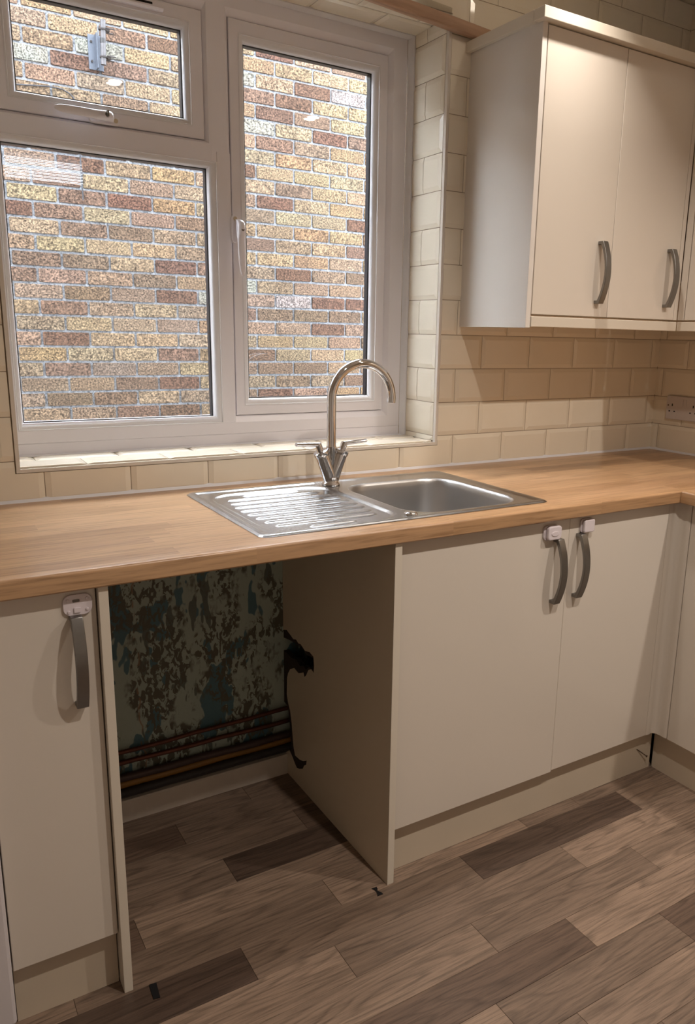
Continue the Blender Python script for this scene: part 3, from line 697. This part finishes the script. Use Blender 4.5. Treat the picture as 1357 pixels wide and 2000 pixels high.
# ------------------------------------------------------------------ worktops
def wt_profile(yfront, yback, front_round=True):
    r = .006; pts = [(yback, ZB), (yback, ZT), (yfront + r, ZT)]
    for k in range(1, 6):
        a = math.radians(90 * k / 5); pts.append((yfront + r - r * math.sin(a), ZT - r + r * math.cos(a)))
    pts.append((yfront, ZB + .003)); pts.append((yfront + .003, ZB)); return pts
SX0, SX1, SY0, SY1 = -1.832, -1.070, -.552, -.090       # sink cut-out
wt = empty('worktop', (-1.5, -.31, ZB), label='oak block effect laminate worktop running under the window', cat='worktop')
m = MB()
prof = wt_profile(-.621, -.552)
m.prism(prof, 'x', X0, -.003)
m.box(X0, -.003, SY1, -.0005, ZB, ZT); m.box(X0, SX0, SY0, SY1, ZB, ZT); m.box(SX1, -.003, SY0, SY1, ZB, ZT)
me_o = m.build('worktop_slab', M_['worktop'], wt, origin=(0, 0, 0), auto=35)
ws = empty('worktop', (-.31, -1.5, ZB), label='oak block effect laminate worktop turning the corner at the right edge', cat='worktop')
m = MB(); r = .006
px = [(-.003, ZB), (-.003, ZT), (-.612 + r, ZT)]
for k in range(1, 6):
    a = math.radians(90 * k / 5); px.append((-.612 + r - r * math.sin(a), ZT - r + r * math.cos(a)))
px += [(-.612, ZB + .003), (-.609, ZB)]
n = len(px); vs = [(x, -.6218, z) for x, z in px] + [(x, -2.3, z) for x, z in px]
m.add(vs, [tuple(range(n)), tuple(range(n, 2 * n))] + [(i, (i + 1) % n, (i + 1) % n + n, i + n) for i in range(n)])
m.build('worktop_slab', M_['worktop_side'], ws, origin=(0, 0, 0), auto=35)

# ------------------------------------------------------------------ base units
def bow_handle(parent, cx, z0, z1, ydoor, axis='y', name='bow_handle'):
    """arched strap handle; sits on the door plane ydoor and bows toward -y"""
    W = .0205; m = MB(); n = 16; H = z1 - z0
    outer = []; inner = []
    for k in range(n + 1):
        t = k / n; z = z0 + H * t; a = 4 * t * (1 - t)
        outer.append((ydoor - .019 - .021 * a, z))
    for k in range(n + 1):
        t = k / n; z = z0 + .009 + (H - .018) * t; a = 4 * t * (1 - t)
        inner.append((ydoor - .0115 - .0205 * a, z))
    pts = [(ydoor + .0002, z0)] + outer + [(ydoor + .0002, z1), (ydoor + .0002, z1 - .009)] + inner[::-1] + [(ydoor + .0002, z0 + .009)]
    # build as quad strips so the concave outline stays clean
    fs = []; vs = []
    o_ = [(ydoor + .0002, z0)] + outer + [(ydoor + .0002, z1)]
    i_ = [(ydoor + .0002, z0 + .009)] + inner + [(ydoor + .0002, z1 - .009)]
    nn = len(o_)
    for x in (cx - W / 2, cx + W / 2):
        vs += [(x, y, z) for y, z in o_] + [(x, y, z) for y, z in i_]
    q = 2 * nn
    for k in range(nn - 1):
        fs += [(k, k + 1, nn + k + 1, nn + k), (q + k, q + nn + k, q + nn + k + 1, q + k + 1), (k, q + k, q + k + 1, k + 1), (nn + k, nn + k + 1, q + nn + k + 1, q + nn + k)]
    fs += [(0, nn, q + nn, q), (nn - 1, q + nn - 1, q + 2 * nn - 1, 2 * nn - 1)]
    m.add(vs, fs)
    return m.build(name, M_['nickel'], parent, bevel=.0012, auto=40)
DY = -.596; DYB = -.578           # door front / back plane
def door(parent, x0, x1, z0, z1, yf_=DY, yb_=DYB, mat=None):
    m = MB(); m.box(x0, x1, yf_, yb_, z0, z1); return m.build('door', mat or M_['gloss'], parent, bevel=.0015, origin=None)
def child_empty(name, parent, loc):
    o = bpy.data.objects.new(name, None); C.objects.link(o); o.parent = parent; o.location = Vector(loc) - world_origin(parent); return o
ZD0, ZD1 = .1315, .8545
# left narrow cabinet
cl = empty('base_cabinet', (-2.27, -.3, .10), label='narrow cream base cabinet left of the empty appliance space', cat='cabinet')
MB().box(-2.366, -2.348, DYB + .002, -.02, .12, ZB - .001).box(-2.348, -2.1775, DYB + .002, -.02, .12, .138).box(-2.348, -2.1775, -.03, -.02, .138, ZB - .001).box(-2.1945, -2.1775, DYB + .002, -.03, .138, ZB - .001).build('carcass', M_['board'], cl)
d = door(cl, -2.3655, -2.1765, ZD0, ZD1); bow_handle(d, -2.2135, .638, .811, DY)
pl = MB().box(-2.3655, -2.1765, -.574, -.556, 0, .128).build('plinth', M_['plinth']); tag(pl, 'cream kickboard under the narrow left cabinet', 'plinth')
# end panels of the appliance space
pnl = MB().box(-2.1745, -2.1575, -.612, -.0185, 0, ZB - .001).build('end_panel', M_['edge'], bevel=.0008); tag(pnl, 'cream end panel on the left of the appliance space', 'panel')
ep = empty('end_panel', (-1.543, -.3, 0), label='cream end panel with a broken hole behind the pipes', cat='panel')
XL, XR_ = -1.5522, -1.5345
hole = [(-.0185, .4545), (-.043, .462), (-.07, .455), (-.088, .4496), (-.105, .455), (-.121, .449), (-.135, .452), (-.163, .4421), (-.19, .449), (-.2144, .4443), (-.219, .42), (-.2164, .3963),
        (-.2, .402), (-.1837, .3931), (-.170, .372), (-.1574, .3601), (-.15, .372), (-.1199, .3576), (-.09, .362), (-.0642, .3482), (-.05, .33), (-.043, .3135), (-.0397, .259), (-.048, .235), (-.062, .2154), (-.072, .18), (-.0781, .1423), (-.083, .11),
        (-.0945, .0854), (-.1282, .088), (-.150, .096), (-.172, .109), (-.1687, .094), (-.1557, .0846), (-.145, .068), (-.1224, .056), (-.105, .050), (-.0941, .0552), (-.075, .070), (-.0541, .082), (-.0185, .084)]
pit = [(-.0185, .43), (-.06, .437), (-.10, .4405), (-.135, .445), (-.17, .434), (-.213, .439), (-.2105, .402), (-.185, .403), (-.165, .386), (-.15, .392), (-.13, .383), (-.10, .392), (-.07, .386), (-.0185, .39)]
low = [(-.0185, .225), (-.045, .222), (-.055, .18), (-.060, .14), (-.066, .09), (-.05, .082), (-.0185, .075)]
core = pit + low
def slab_with_notch(hole_pts, xa, xb, yf_):
    out = [(yf_, 0), (-.0185, 0)] + hole_pts[::-1] + [(-.0185, ZB - .001), (yf_, ZB - .001)]
    bm = bmesh.new(); f = bm.faces.new([bm.verts.new((xa, y, z)) for y, z in out])
    ext = bmesh.ops.extrude_face_region(bm, geom=[f])
    for v in ext['geom']:
        if isinstance(v, bmesh.types.BMVert): v.co.x = xb
    bmesh.ops.triangulate(bm, faces=[q for q in bm.faces if len(q.verts) > 4]); bmesh.ops.recalc_face_normals(bm, faces=bm.faces)
    me = bpy.data.meshes.new('panel'); o3 = world_origin(ep)
    for v in bm.verts: v.co -= o3
    bm.to_mesh(me); bm.free(); return me
link('face_layer', slab_with_notch(hole, XL, XL + .0012, -.6117), M_['board'], ep)
link('chipboard_core', slab_with_notch(core, XL + .0013, XR_, -.6117), M_['chip'], ep)
MB().box(XL, XR_, -.6130, -.6118, 0, ZB - .001).build('edge_band', M_['edge'], ep)
# sink base + corner base cabinets
ca = empty('base_cabinet', (-1.27, -.3, .10), label='cream base cabinet under the sink drainer, door handle at its right edge', cat='cabinet')
MB().box(-1.5335, -1.5165, DYB + .002, -.236, .12, ZB - .001).box(-1.5335, -1.5165, -.236, -.02, .50, ZB - .001).box(-1.5165, -1.028, DYB + .002, -.236, .12, .138).box(-1.028, -1.0112, DYB + .002, -.02, .12, ZB - .001).box(-1.5165, -1.028, DYB + .002, -.556, .842, ZB - .001).build('carcass', M_['board'], ca)
d = door(ca, -1.5320, -1.0099, ZD0 - .0012, ZD1); bow_handle(d, -1.0545, .636, .809, DY)
cb2 = empty('base_cabinet', (-.8, -.3, .10), label='cream base cabinet beside the corner post, door handle at its left edge', cat='cabinet')
MB().box(-1.0108, -.994, DYB + .002, -.02, .12, ZB - .001).box(-.994, -.62, DYB + .002, -.02, .12, .138).box(-.62, -.603, DYB + .002, -.02, .12, ZB - .001).box(-.994, -.62, -.03, -.02, .138, ZB - .001).build('carcass', M_['board'], cb2)
d = door(cb2, -1.0092, -.6215, ZD0 + .0035, ZD1); bow_handle(d, -.9750, .640, .813, DY)
# corner post, L-shaped with a soft inner corner
cp = MB(); pts = [(-.6205, DYB), (-.6205, DY + .001), (-.600, DY - .002), (-.594, DY - .004), (-.590, DY - .008), (-.585, -.618), (-.5815, -.634), (-.580, -.6395), (-.562, -.6395), (-.562, DYB)]
pts = [(-.6205, DYB), (-.6205, DY + .0008), (-.612, DY), (-.606, DY - .0010), (-.598, DY + .0015), (-.591, DY + .0005), (-.584, DY - .007), (-.5815, -.620), (-.583, -.630), (-.5815, -.637), (-.5802, -.6395), (-.562, -.6395), (-.562, DYB)]
cp.prism(pts, 'z', ZD0 + .003, ZB - .001)
tag(cp.build('corner_post', M_['gloss'], origin=(-.59, -.6, ZD0 + .003), auto=50), 'cream L shaped filler post in the inside corner of the base units', 'filler')
# right run base cabinet (plane x = -.58)
cr_ = empty('base_cabinet', (-.3, -.95, .10), label='cream base cabinet turned to the right wall past the corner', cat='cabinet')
MB().box(-.560, -.02, -1.24, -.645, .12, ZB - .001).build('carcass', M_['board'], cr_)
MB().box(-.580, -.562, -1.24, -.6415, ZD0 + .001, ZD1).build('door', M_['gloss'], cr_, bevel=.0015)
p1 = MB().box(-1.5335, -.562, -.574, -.556, .001, .128).build('plinth', M_['plinth']); tag(p1, 'long cream kickboard below the two middle cabinets with a screw in it', 'plinth')
p2 = MB().box(-.552, -.535, -2.3, -.5765, 0, .128).build('plinth', M_['plinth']); tag(p2, 'cream kickboard running along the right hand cabinets', 'plinth')
# screw in plinth
m = MB(); m.tube([(-.627, -.5735, .0790), (-.615, -.5775, .0700), (-.5925, -.5835, .0520)], .0014, 8); m.tube([(-.5925, -.5835, .0520), (-.5895, -.5843, .0497)], [.0016, .0036], 10)
tag(m.build('screw', M_['screw']), 'brown screw sticking out of the kickboard near the corner', 'screw')

# under-counter appliance at far left
ap = empty('undercounter_fridge', (-2.67, -.33, 0), label='white appliance front edge left of the narrow cabinet', cat='appliance')
MB().box(-2.965, -2.3715, -.575, -.03, .012, ZB - .006).build('body', M_['white_app'], ap, bevel=.004)
MB().box(-2.965, -2.3700, -.640, -.579, .055, ZB - .010).build('door', M_['white_app'], ap, bevel=.006)
MB().box(-2.955, -2.380, -.600, -.576, .0, .050).build('kick_grille', M_['white_app'], ap, bevel=.002)
MB().box(-2.95, -2.93, -.655, -.640, .55, .75).build('grip', M_['white_app'], ap, bevel=.003)

# ------------------------------------------------------------------ pipes in the appliance space
def pipe(zl, zr, y, r, mat, label, xr=-1.51):
    m = MB(); nseg = 9
    m.tube([(-2.1565 + (xr + 2.1565) * k / (nseg - 1), y + .0012 * math.sin(k * 1.7), zl + (zr - zl) * k / (nseg - 1) + .0012 * math.sin(k * 2.1 + zl * 90)) for k in range(nseg)], r, 14)
    o = m.build('pipe', mat, auto=50); tag(o, label, 'pipe'); return o
pipe(.2015, .2110, -.034, .0062, M_['copper'], 'uppermost thin copper pipe along the flaking wall')
pipe(.1735, .1695, -.034, .0068, M_['copper'], 'second copper pipe from the top along the flaking wall')
pipe(.1300, .1255, -.036, .0110, M_['darkpipe'], 'thick dark brown pipe just above the yellow one', -1.505)
pipe(.1075, .1070, -.0305, .0115, M_['yellow'], 'ochre yellow pipe between two dark pipes', -1.505)
pipe(.0860, .0870, -.040, .0125, M_['blackpipe'], 'lowest thick black pipe resting over the skirting', -1.505)

# tape scraps on the floor
def scrap(pts, label):
    m = MB(); m.prism(pts, 'z', .0004, .0016); o = m.build('tape_scrap', M_['tape'], origin=(pts[0][0], pts[0][1], .0004)); tag(o, label, 'tape'); return o
scrap([(-2.1275, -.6165), (-2.113, -.6185), (-2.1165, -.6585), (-2.1295, -.6565)], 'small black tape strip on the floor by the left end panel')
scrap([(-1.592, -.6055), (-1.5785, -.6065), (-1.580, -.6145), (-1.5835, -.6155), (-1.5815, -.6235), (-1.5785, -.6275), (-1.5775, -.6350), (-1.5925, -.6345), (-1.5895, -.6270), (-1.5875, -.6200), (-1.5885, -.6135)], 'torn black tape scrap on the floor by the broken end panel')

# ------------------------------------------------------------------ child locks
def lock_full(cx, cz, label):
    e_ = empty('cupboard_lock', (cx, DY, cz), label=label, cat='lock')
    MB().prism(rrect(cx - .0275, cx + .0255, cz - .0195, cz + .0195, .012, 5), 'y', DY - .0002, DY - .006).build('backing_plate', M_['lock'], e_, bevel=.0015)
    MB().prism(rrect(cx - .022, cx + .0235, cz - .0175, cz + .0185, .009, 5), 'y', DY - .0065, DY - .017).build('latch_body', M_['lock'], e_, bevel=.003)
    MB().prism([(cx + .0005 + .0125 * math.cos(a), cz - .001 + .0065 * math.sin(a)) for a in [2 * math.pi * k / 20 for k in range(20)]], 'y', DY - .0165, DY - .0185).build('release_button', M_['lock'], e_, bevel=.0008)
    return e_
lock_full(-1.0760, .8265, 'white oval button cupboard lock above the handle of the sink cabinet')
e_ = empty('cupboard_lock', (-.951, DY, .832), label='plain square white cupboard lock above the handle beside the corner', cat='lock')
MB().prism(rrect(-.9745, -.9315, .8125, .8505, .009, 5), 'y', DY - .0002, DY - .006).build('backing_plate', M_['lock'], e_, bevel=.0015)
MB().prism(rrect(-.9715, -.9335, .8145, .8490, .006, 5), 'y', DY - .0065, DY - .0155).build('latch_body', M_['lock'], e_, bevel=.003)
e_ = empty('cupboard_lock', (-2.208, DY, .829), label='flat white lock plate above the handle of the left cabinet', cat='lock')
MB().prism(rrect(-2.2325, -2.1835, .8095, .8485, .014, 6), 'y', DY - .0002, DY - .0045).build('backing_plate', M_['lock'], e_, bevel=.0012)
MB().prism(rrect(-2.2165, -2.2045, .8345, .8395, .0015, 3), 'y', DY - .0042, DY - .0052).build('slot', M_['silver_key'], e_)
MB().prism(rrect(-2.2150, -2.2035, .8150, .8245, .0015, 3), 'y', DY - .0042, DY - .0068).build('catch', M_['lock'], e_, bevel=.0006)
for x, z in ((-2.2245, .839), (-2.1925, .839), (-2.2235, .8175), (-2.1925, .8195)):
    MB().lathe([(.0001, -.0065), (.0022, -.0065), (.003, -.0045)], (x, DY, z), 10, 'y').build('peg', M_['lock'], e_)

# ------------------------------------------------------------------ wall cabinets
WY = -.304
wc = empty('wall_cabinet', (-.62, -.15, 1.33), label='two door cream gloss wall cabinet right of the window', cat='cabinet')
MB().box(-.9417, -.9245, WY, -.001, 1.3304, 2.1035).build('side_panel', M_['gloss_side'], wc, bevel=.0008)
MB().box(-.9225, -.9065, -.284, -.002, 1.366, 2.088).box(-.9065, -.325, -.284, -.002, 1.366, 1.382).box(-.9065, -.325, -.284, -.002, 2.072, 2.088).box(-.9065, -.325, -.012, -.002, 1.382, 2.072).box(-.325, -.309, -.284, -.002, 1.366, 2.088).build('carcass', M_['board'], wc)
d = door(wc, -.9215, -.6240, 1.3675, 2.0905, WY, -.286); bow_handle(d, -.6725, 1.4045, 1.5785, WY)
d = door(wc, -.6215, -.3215, 1.3675, 2.0905, WY, -.286); bow_handle(d, -.3705, 1.4045, 1.5785, WY)
MB().box(-.9590, -.302, -.3265, -.286, 2.0935, 2.1215).build('cornice', M_['edge'], wc, bevel=.0015)
MB().box(-.9590, -.9445, -.2855, -.0012, 2.0935, 2.1215).build('cornice', M_['edge'], wc, bevel=.0015)
MB().box(-.9235, -.3062, -.3070, -.289, 1.3335, 1.3620).build('pelmet', M_['edge'], wc, bevel=.0015)
MB().box(-.3195, -.3025, WY + .001, -.288, 1.3675, 2.0905).build('corner_filler', M_['gloss'], wc, bevel=.001)
wr = empty('wall_cabinet', (-.15, -.65, 1.33), label='cream wall cabinet on the right hand wall past the corner', cat='cabinet')
MB().box(-.283, -.002, -.93, -.331, 1.366, 2.088).build('carcass', M_['board'], wr)
MB().box(-.301, -.284, -.3275, -.3045, 1.3675, 2.0905).build('corner_filler', M_['gloss'], wr, bevel=.001)
MB().box(-.301, -.284, -.93, -.3302, 1.3675, 2.0905).build('door', M_['gloss'], wr, bevel=.0015)
MB().box(-.3055, -.288, -.93, -.3075, 1.3335, 1.3620).build('pelmet', M_['edge'], wr, bevel=.0015)
MB().box(-.3240, -.284, -.93, -.3275, 2.0935, 2.1215).build('cornice', M_['edge'], wr, bevel=.0015)

# wooden batten and clear strip above the window
ba = MB(); ba.box(-1.30, .415, -.013, .013, -.0165, .0165)
o = ba.build('wood_batten', M_['baton'], bevel=.006, origin=(0, 0, 0), segs=3); o.location = (-1.245, -.0185, 2.1645); o.rotation_euler = (0, math.radians(3.6), 0)
tag(o, 'bare wooden batten fixed across the top of the window opening', 'batten')
o = MB().box(-.22, .10, -.0015, .0015, -.012, .012).build('clear_strip', M_['clear'], origin=(0, 0, 0)); o.location = (-1.118, -.0075, 2.1885); o.rotation_euler = (0, math.radians(3.6), 0)
tag(o, 'clear plastic blind fixing strip along the top of the wooden batten', 'bracket')

# ------------------------------------------------------------------ socket on the right wall
so = empty('wall_socket', (-.004, -.141, 1.0618), label='white double plug socket on the tiles above the right worktop', cat='socket')
MB().box(-.0135, -.0037, -.2140, -.0680, 1.0188, 1.1048).build('faceplate', M_['socket'], so, bevel=.0025)
for ya in (-.131, -.1445):
    MB().box(-.0152, -.0137, ya - .0115, ya, 1.0680, 1.0945).build('rocker_switch', M_['socket'], so, bevel=.0006)
for base in (-.0955, -.1865):
    MB().box(-.0142, -.0136, base - .002, base + .002, 1.0670, 1.0765).build('pin_hole', M_['hole'], so)
    for s_ in (-.011, .011): MB().box(-.0142, -.0136, base + s_ - .003, base + s_ + .003, 1.0465, 1.0510).build('pin_hole', M_['hole'], so)
MB().lathe([(.0001, -.0005), (.0028, -.0005), (.0028, .0003)], (-.0137, -.0775, 1.0700), 10, 'x').build('screw_head', M_['screw'], so)

# ------------------------------------------------------------------ sink
sink = empty('sink', (-1.45, -.32, ZT), label='stainless steel inset sink with ribbed drainer on the left', cat='sink')
KX0, KX1, KY0, KY1 = -1.846, -1.055, -.566, -.075
BX0, BX1, BY0, BY1, BR = -1.449, -1.103, -.535, -.150, .085
ZR = ZT + .0045
ribs = []
yr_ = [-.152, -.190, -.231, -.272, -.312, -.352, -.392, -.432, -.472, -.511]
xl_ = [-1.725, -1.778, -1.786, -1.791, -1.793, -1.792, -1.789, -1.785, -1.776, -1.712]
xr_ = [-1.563, -1.521, -1.505, -1.500, -1.497, -1.496, -1.500, -1.506, -1.515, -1.590]
for a in zip(yr_, xl_, xr_): ribs.append(a)
def sstep(t): t = max(0, min(1, t)); return t * t * (3 - 2 * t)
def sd_rr(x, y, x0, x1, y0, y1, r):
    cx, cy, hx, hy = (x0 + x1) / 2, (y0 + y1) / 2, (x1 - x0) / 2 - r, (y1 - y0) / 2 - r
    dx, dy = abs(x - cx) - hx, abs(y - cy) - hy
    return math.hypot(max(dx, 0), max(dy, 0)) + min(max(dx, dy), 0) - r
def deck_h(x, y):
    d_out = -sd_rr(x, y, KX0, KX1, KY0, KY1, .02)
    h = ZR - .0035 * (1 - sstep(d_out / .007))                 # rolled rim falls to the worktop
    h -= .0030 * sstep((d_out - .016) / .010)                  # deck slightly lower than the rim
    d_in = -sd_rr(x, y, -1.812, -1.478, -.540, -.122, .07)      # pressed drainer panel
    if x < -1.40:
        h -= .0042 * sstep(d_in / .012)
        for yy, xa, xb in ribs:
            if abs(y - yy) < .007:
                e_ = min(x - xa, xb - x)
                h += .0034 * (math.cos(min(1, abs(y - yy) / .0062) * math.pi) * .5 + .5) * sstep(e_ / .010)
    return h
gx = [KX0 + (-1.49 - KX0) * i / 130 for i in range(131)]; gy = [KY0 + (KY1 - KY0) * j / 220 for j in range(221)]
m = MB(); vs = []
for j, y in enumerate(gy):
    for i, x in enumerate(gx):
        px_, py_ = x, y
        # round the two left corners
        if x < KX0 + .02:
            for cy_ in (KY0 + .02, KY1 - .02):
                if (cy_ < -.3 and y < cy_) or (cy_ > -.3 and y > cy_):
                    dx, dy = x - (KX0 + .02), y - cy_; q = max(abs(dx), abs(dy)); L_ = math.hypot(dx, dy)
                    if L_ > 1e-9: px_, py_ = KX0 + .02 + dx * q / L_, cy_ + dy * q / L_
        vs.append((px_, py_, deck_h(px_, py_)))
W_ = len(gx)
m.add(vs, [(j * W_ + i, j * W_ + i + 1, (j + 1) * W_ + i + 1, (j + 1) * W_ + i) for j in range(len(gy) - 1) for i in range(W_ - 1)])
m.build('drainer', M_['steel'], sink, smooth=True, fix=False)
# bowl side: rings from the bowl lip out to the rectangle
NP = 48
lip = rrect(BX0, BX1, BY0, BY1, BR, 23)
def outer_pt(p):
    cx, cy = (BX0 + BX1) / 2, (BY0 + BY1) / 2; dx, dy = p[0] - cx, p[1] - cy
    X0_, X1_, Y0_, Y1_ = -1.49, KX1, KY0, KY1
    t_ = min([(X1_ - cx) / dx if dx > 1e-9 else 9, (X0_ - cx) / dx if dx < -1e-9 else 9, (Y1_ - cy) / dy if dy > 1e-9 else 9, (Y0_ - cy) / dy if dy < -1e-9 else 9])
    x, y = cx + dx * t_, cy + dy * t_
    for cx_, cy_, sx_, sy_ in ((X1_ - .02, Y0_ + .02, 1, -1), (X1_ - .02, Y1_ - .02, 1, 1)):
        if (x - cx_) * sx_ > 0 and (y - cy_) * sy_ > 0:
            ddx, ddy = x - cx_, y - cy_; q = max(abs(ddx), abs(ddy)); L_ = math.hypot(ddx, ddy); x, y = cx_ + ddx * q / L_, cy_ + ddy * q / L_
    return x, y
# insert exact corners of outer rectangle by extra samples
samples = []
for i in range(len(lip)):
    p, q = lip[i], lip[(i + 1) % len(lip)]
    L_ = math.hypot(p[0] - q[0], p[1] - q[1]); ns = max(1, int(L_ / .006))
    for k in range(ns): samples.append((p[0] + (q[0] - p[0]) * k / ns, p[1] + (q[1] - p[1]) * k / ns))
rings = []
cx, cy = (BX0 + BX1) / 2, (BY0 + BY1) / 2
for t_ in [0, .04, .08, .13, .18, .25, .35, .45, .55, .65, .75, .85, .93, 1.0]:
    ring = []
    for p in samples:
        o_ = outer_pt(p); x, y = o_[0] + (p[0] - o_[0]) * t_, o_[1] + (p[1] - o_[1]) * t_
        h = deck_h(x, y)
        if x > -1.49 + 1e-6: pass
        ring.append((x, y, h))
    rings.append(ring)
m = MB(); m.loft(rings, caps=False); m.build('bowl_deck', M_['steel'], sink, smooth=True, fix=False)
rings = []
HL = ZR - .003
for off, z in ((0, HL), (.003, HL - .0006), (.006, HL - .003), (.0085, HL - .008), (.010, HL - .02), (.014, HL - .06), (.020, HL - .11), (.026, HL - .135), (.036, HL - .148), (.055, HL - .1545), (.09, HL - .156)):
    k = 1; ring = []
    for p in samples:
        dx, dy = p[0] - cx, p[1] - cy
        hx, hy = (BX1 - BX0) / 2, (BY1 - BY0) / 2
        ring.append((cx + dx * (hx - off) / hx, cy + dy * (hy - off) / hy, z))
    rings.append(ring)
m = MB(); m.loft(rings, caps=False); m.add(rings[-1], [tuple(range(len(samples)))]); m.build('bowl', M_['steel_bowl'], sink, smooth=True, fix=False)
MB().lathe([(.0001, .0015), (.028, .001), (.040, .0022), (.042, .0005)], (-1.275, -.33, HL - .156), 28).build('drain_waste', M_['chrome'], sink, auto=40)
# plug knob
cap = MB().lathe([(.0001, .0068), (.012, .0066), (.0155, .005), (.0165, .003), (.0165, 0)], (-1.4565, -.5275, ZR - .003), 28)
cap.build('waste_control_knob', M_['chrome'], sink, auto=40)

# ------------------------------------------------------------------ tap
TX, TY = -1.4555, -.130
ZK = ZR - .0024
tap = empty('mixer_tap', (TX, TY, ZK), label='tall chrome swan neck mixer tap with two lever handles', cat='tap')
MB().lathe([(.0245, 0), (.0255, .003), (.0250, .006), (.0215, .009), (.0195, .013), (.0205, .018), (.0215, .022)], (TX, TY, ZK), 32).build('base_ring', M_['chrome'], tap, auto=50)
m = MB()
for s_ in (-1, 1):
    m.tube([(TX + s_ * .004, TY, ZK + .014), (TX + s_ * .012, TY, ZK + .040), (TX + s_ * .0275, TY, ZK + .082)], [.0172, .0185, .0195], 28)
m.build('body', M_['chrome'], tap, auto=50)
MB().tube([(TX, TY + .004, ZK + .022), (TX, TY + .001, ZK + .07), (TX, TY, ZK + .106)], [.010, .0125, .0140], 24).build('centre_column', M_['chrome'], tap, auto=50)
for s_ in (-1, 1):
    d_ = Vector((s_ * .42, 0, 1)).normalized(); b0 = Vector((TX + s_ * .0275, TY, ZK + .082))
    col_ = MB().tube([b0, b0 + d_ * .003, b0 + d_ * .0045, b0 + d_ * .012, b0 + d_ * .014], [.0195, .0205, .0212, .0212, .018], 28).build('valve_collar', M_['chrome'], tap, auto=40)
    e1 = b0 + d_ * .014; e2 = e1 + d_ * .022
    m = MB(); m.tube([e1, e2], [.0095, .0095], 18)
    tip = Vector((TX - .1065 if s_ < 0 else TX + .1070, TY - .004, ZK + .1170))
    base_l = e2 + Vector((0, 0, -.003))
    m.tube([base_l - Vector((s_ * .006, 0, 0)), base_l + (tip - base_l) * .5, tip], [.0088, .0078, .0068], 14, sx=.72, up=(0, 0, 1))
    m.build('lever', M_['chrome'], tap, auto=45)
path = [(TX, TY, ZK + .100), (TX, TY, ZK + .16), (TX, TY, ZK + .232)]
Rr_ = .0945; czz = ZK + .232; cxx = TX + Rr_
for k in range(1, 25):
    a = math.pi - math.radians(188) * k / 24; path.append((cxx + Rr_ * math.cos(a), TY, czz + Rr_ * math.sin(a)))
m = MB(); m.tube(path, .0125, 28, caps=True, up=(0, 1, 0)); m.build('spout', M_['chrome'], tap, auto=50)
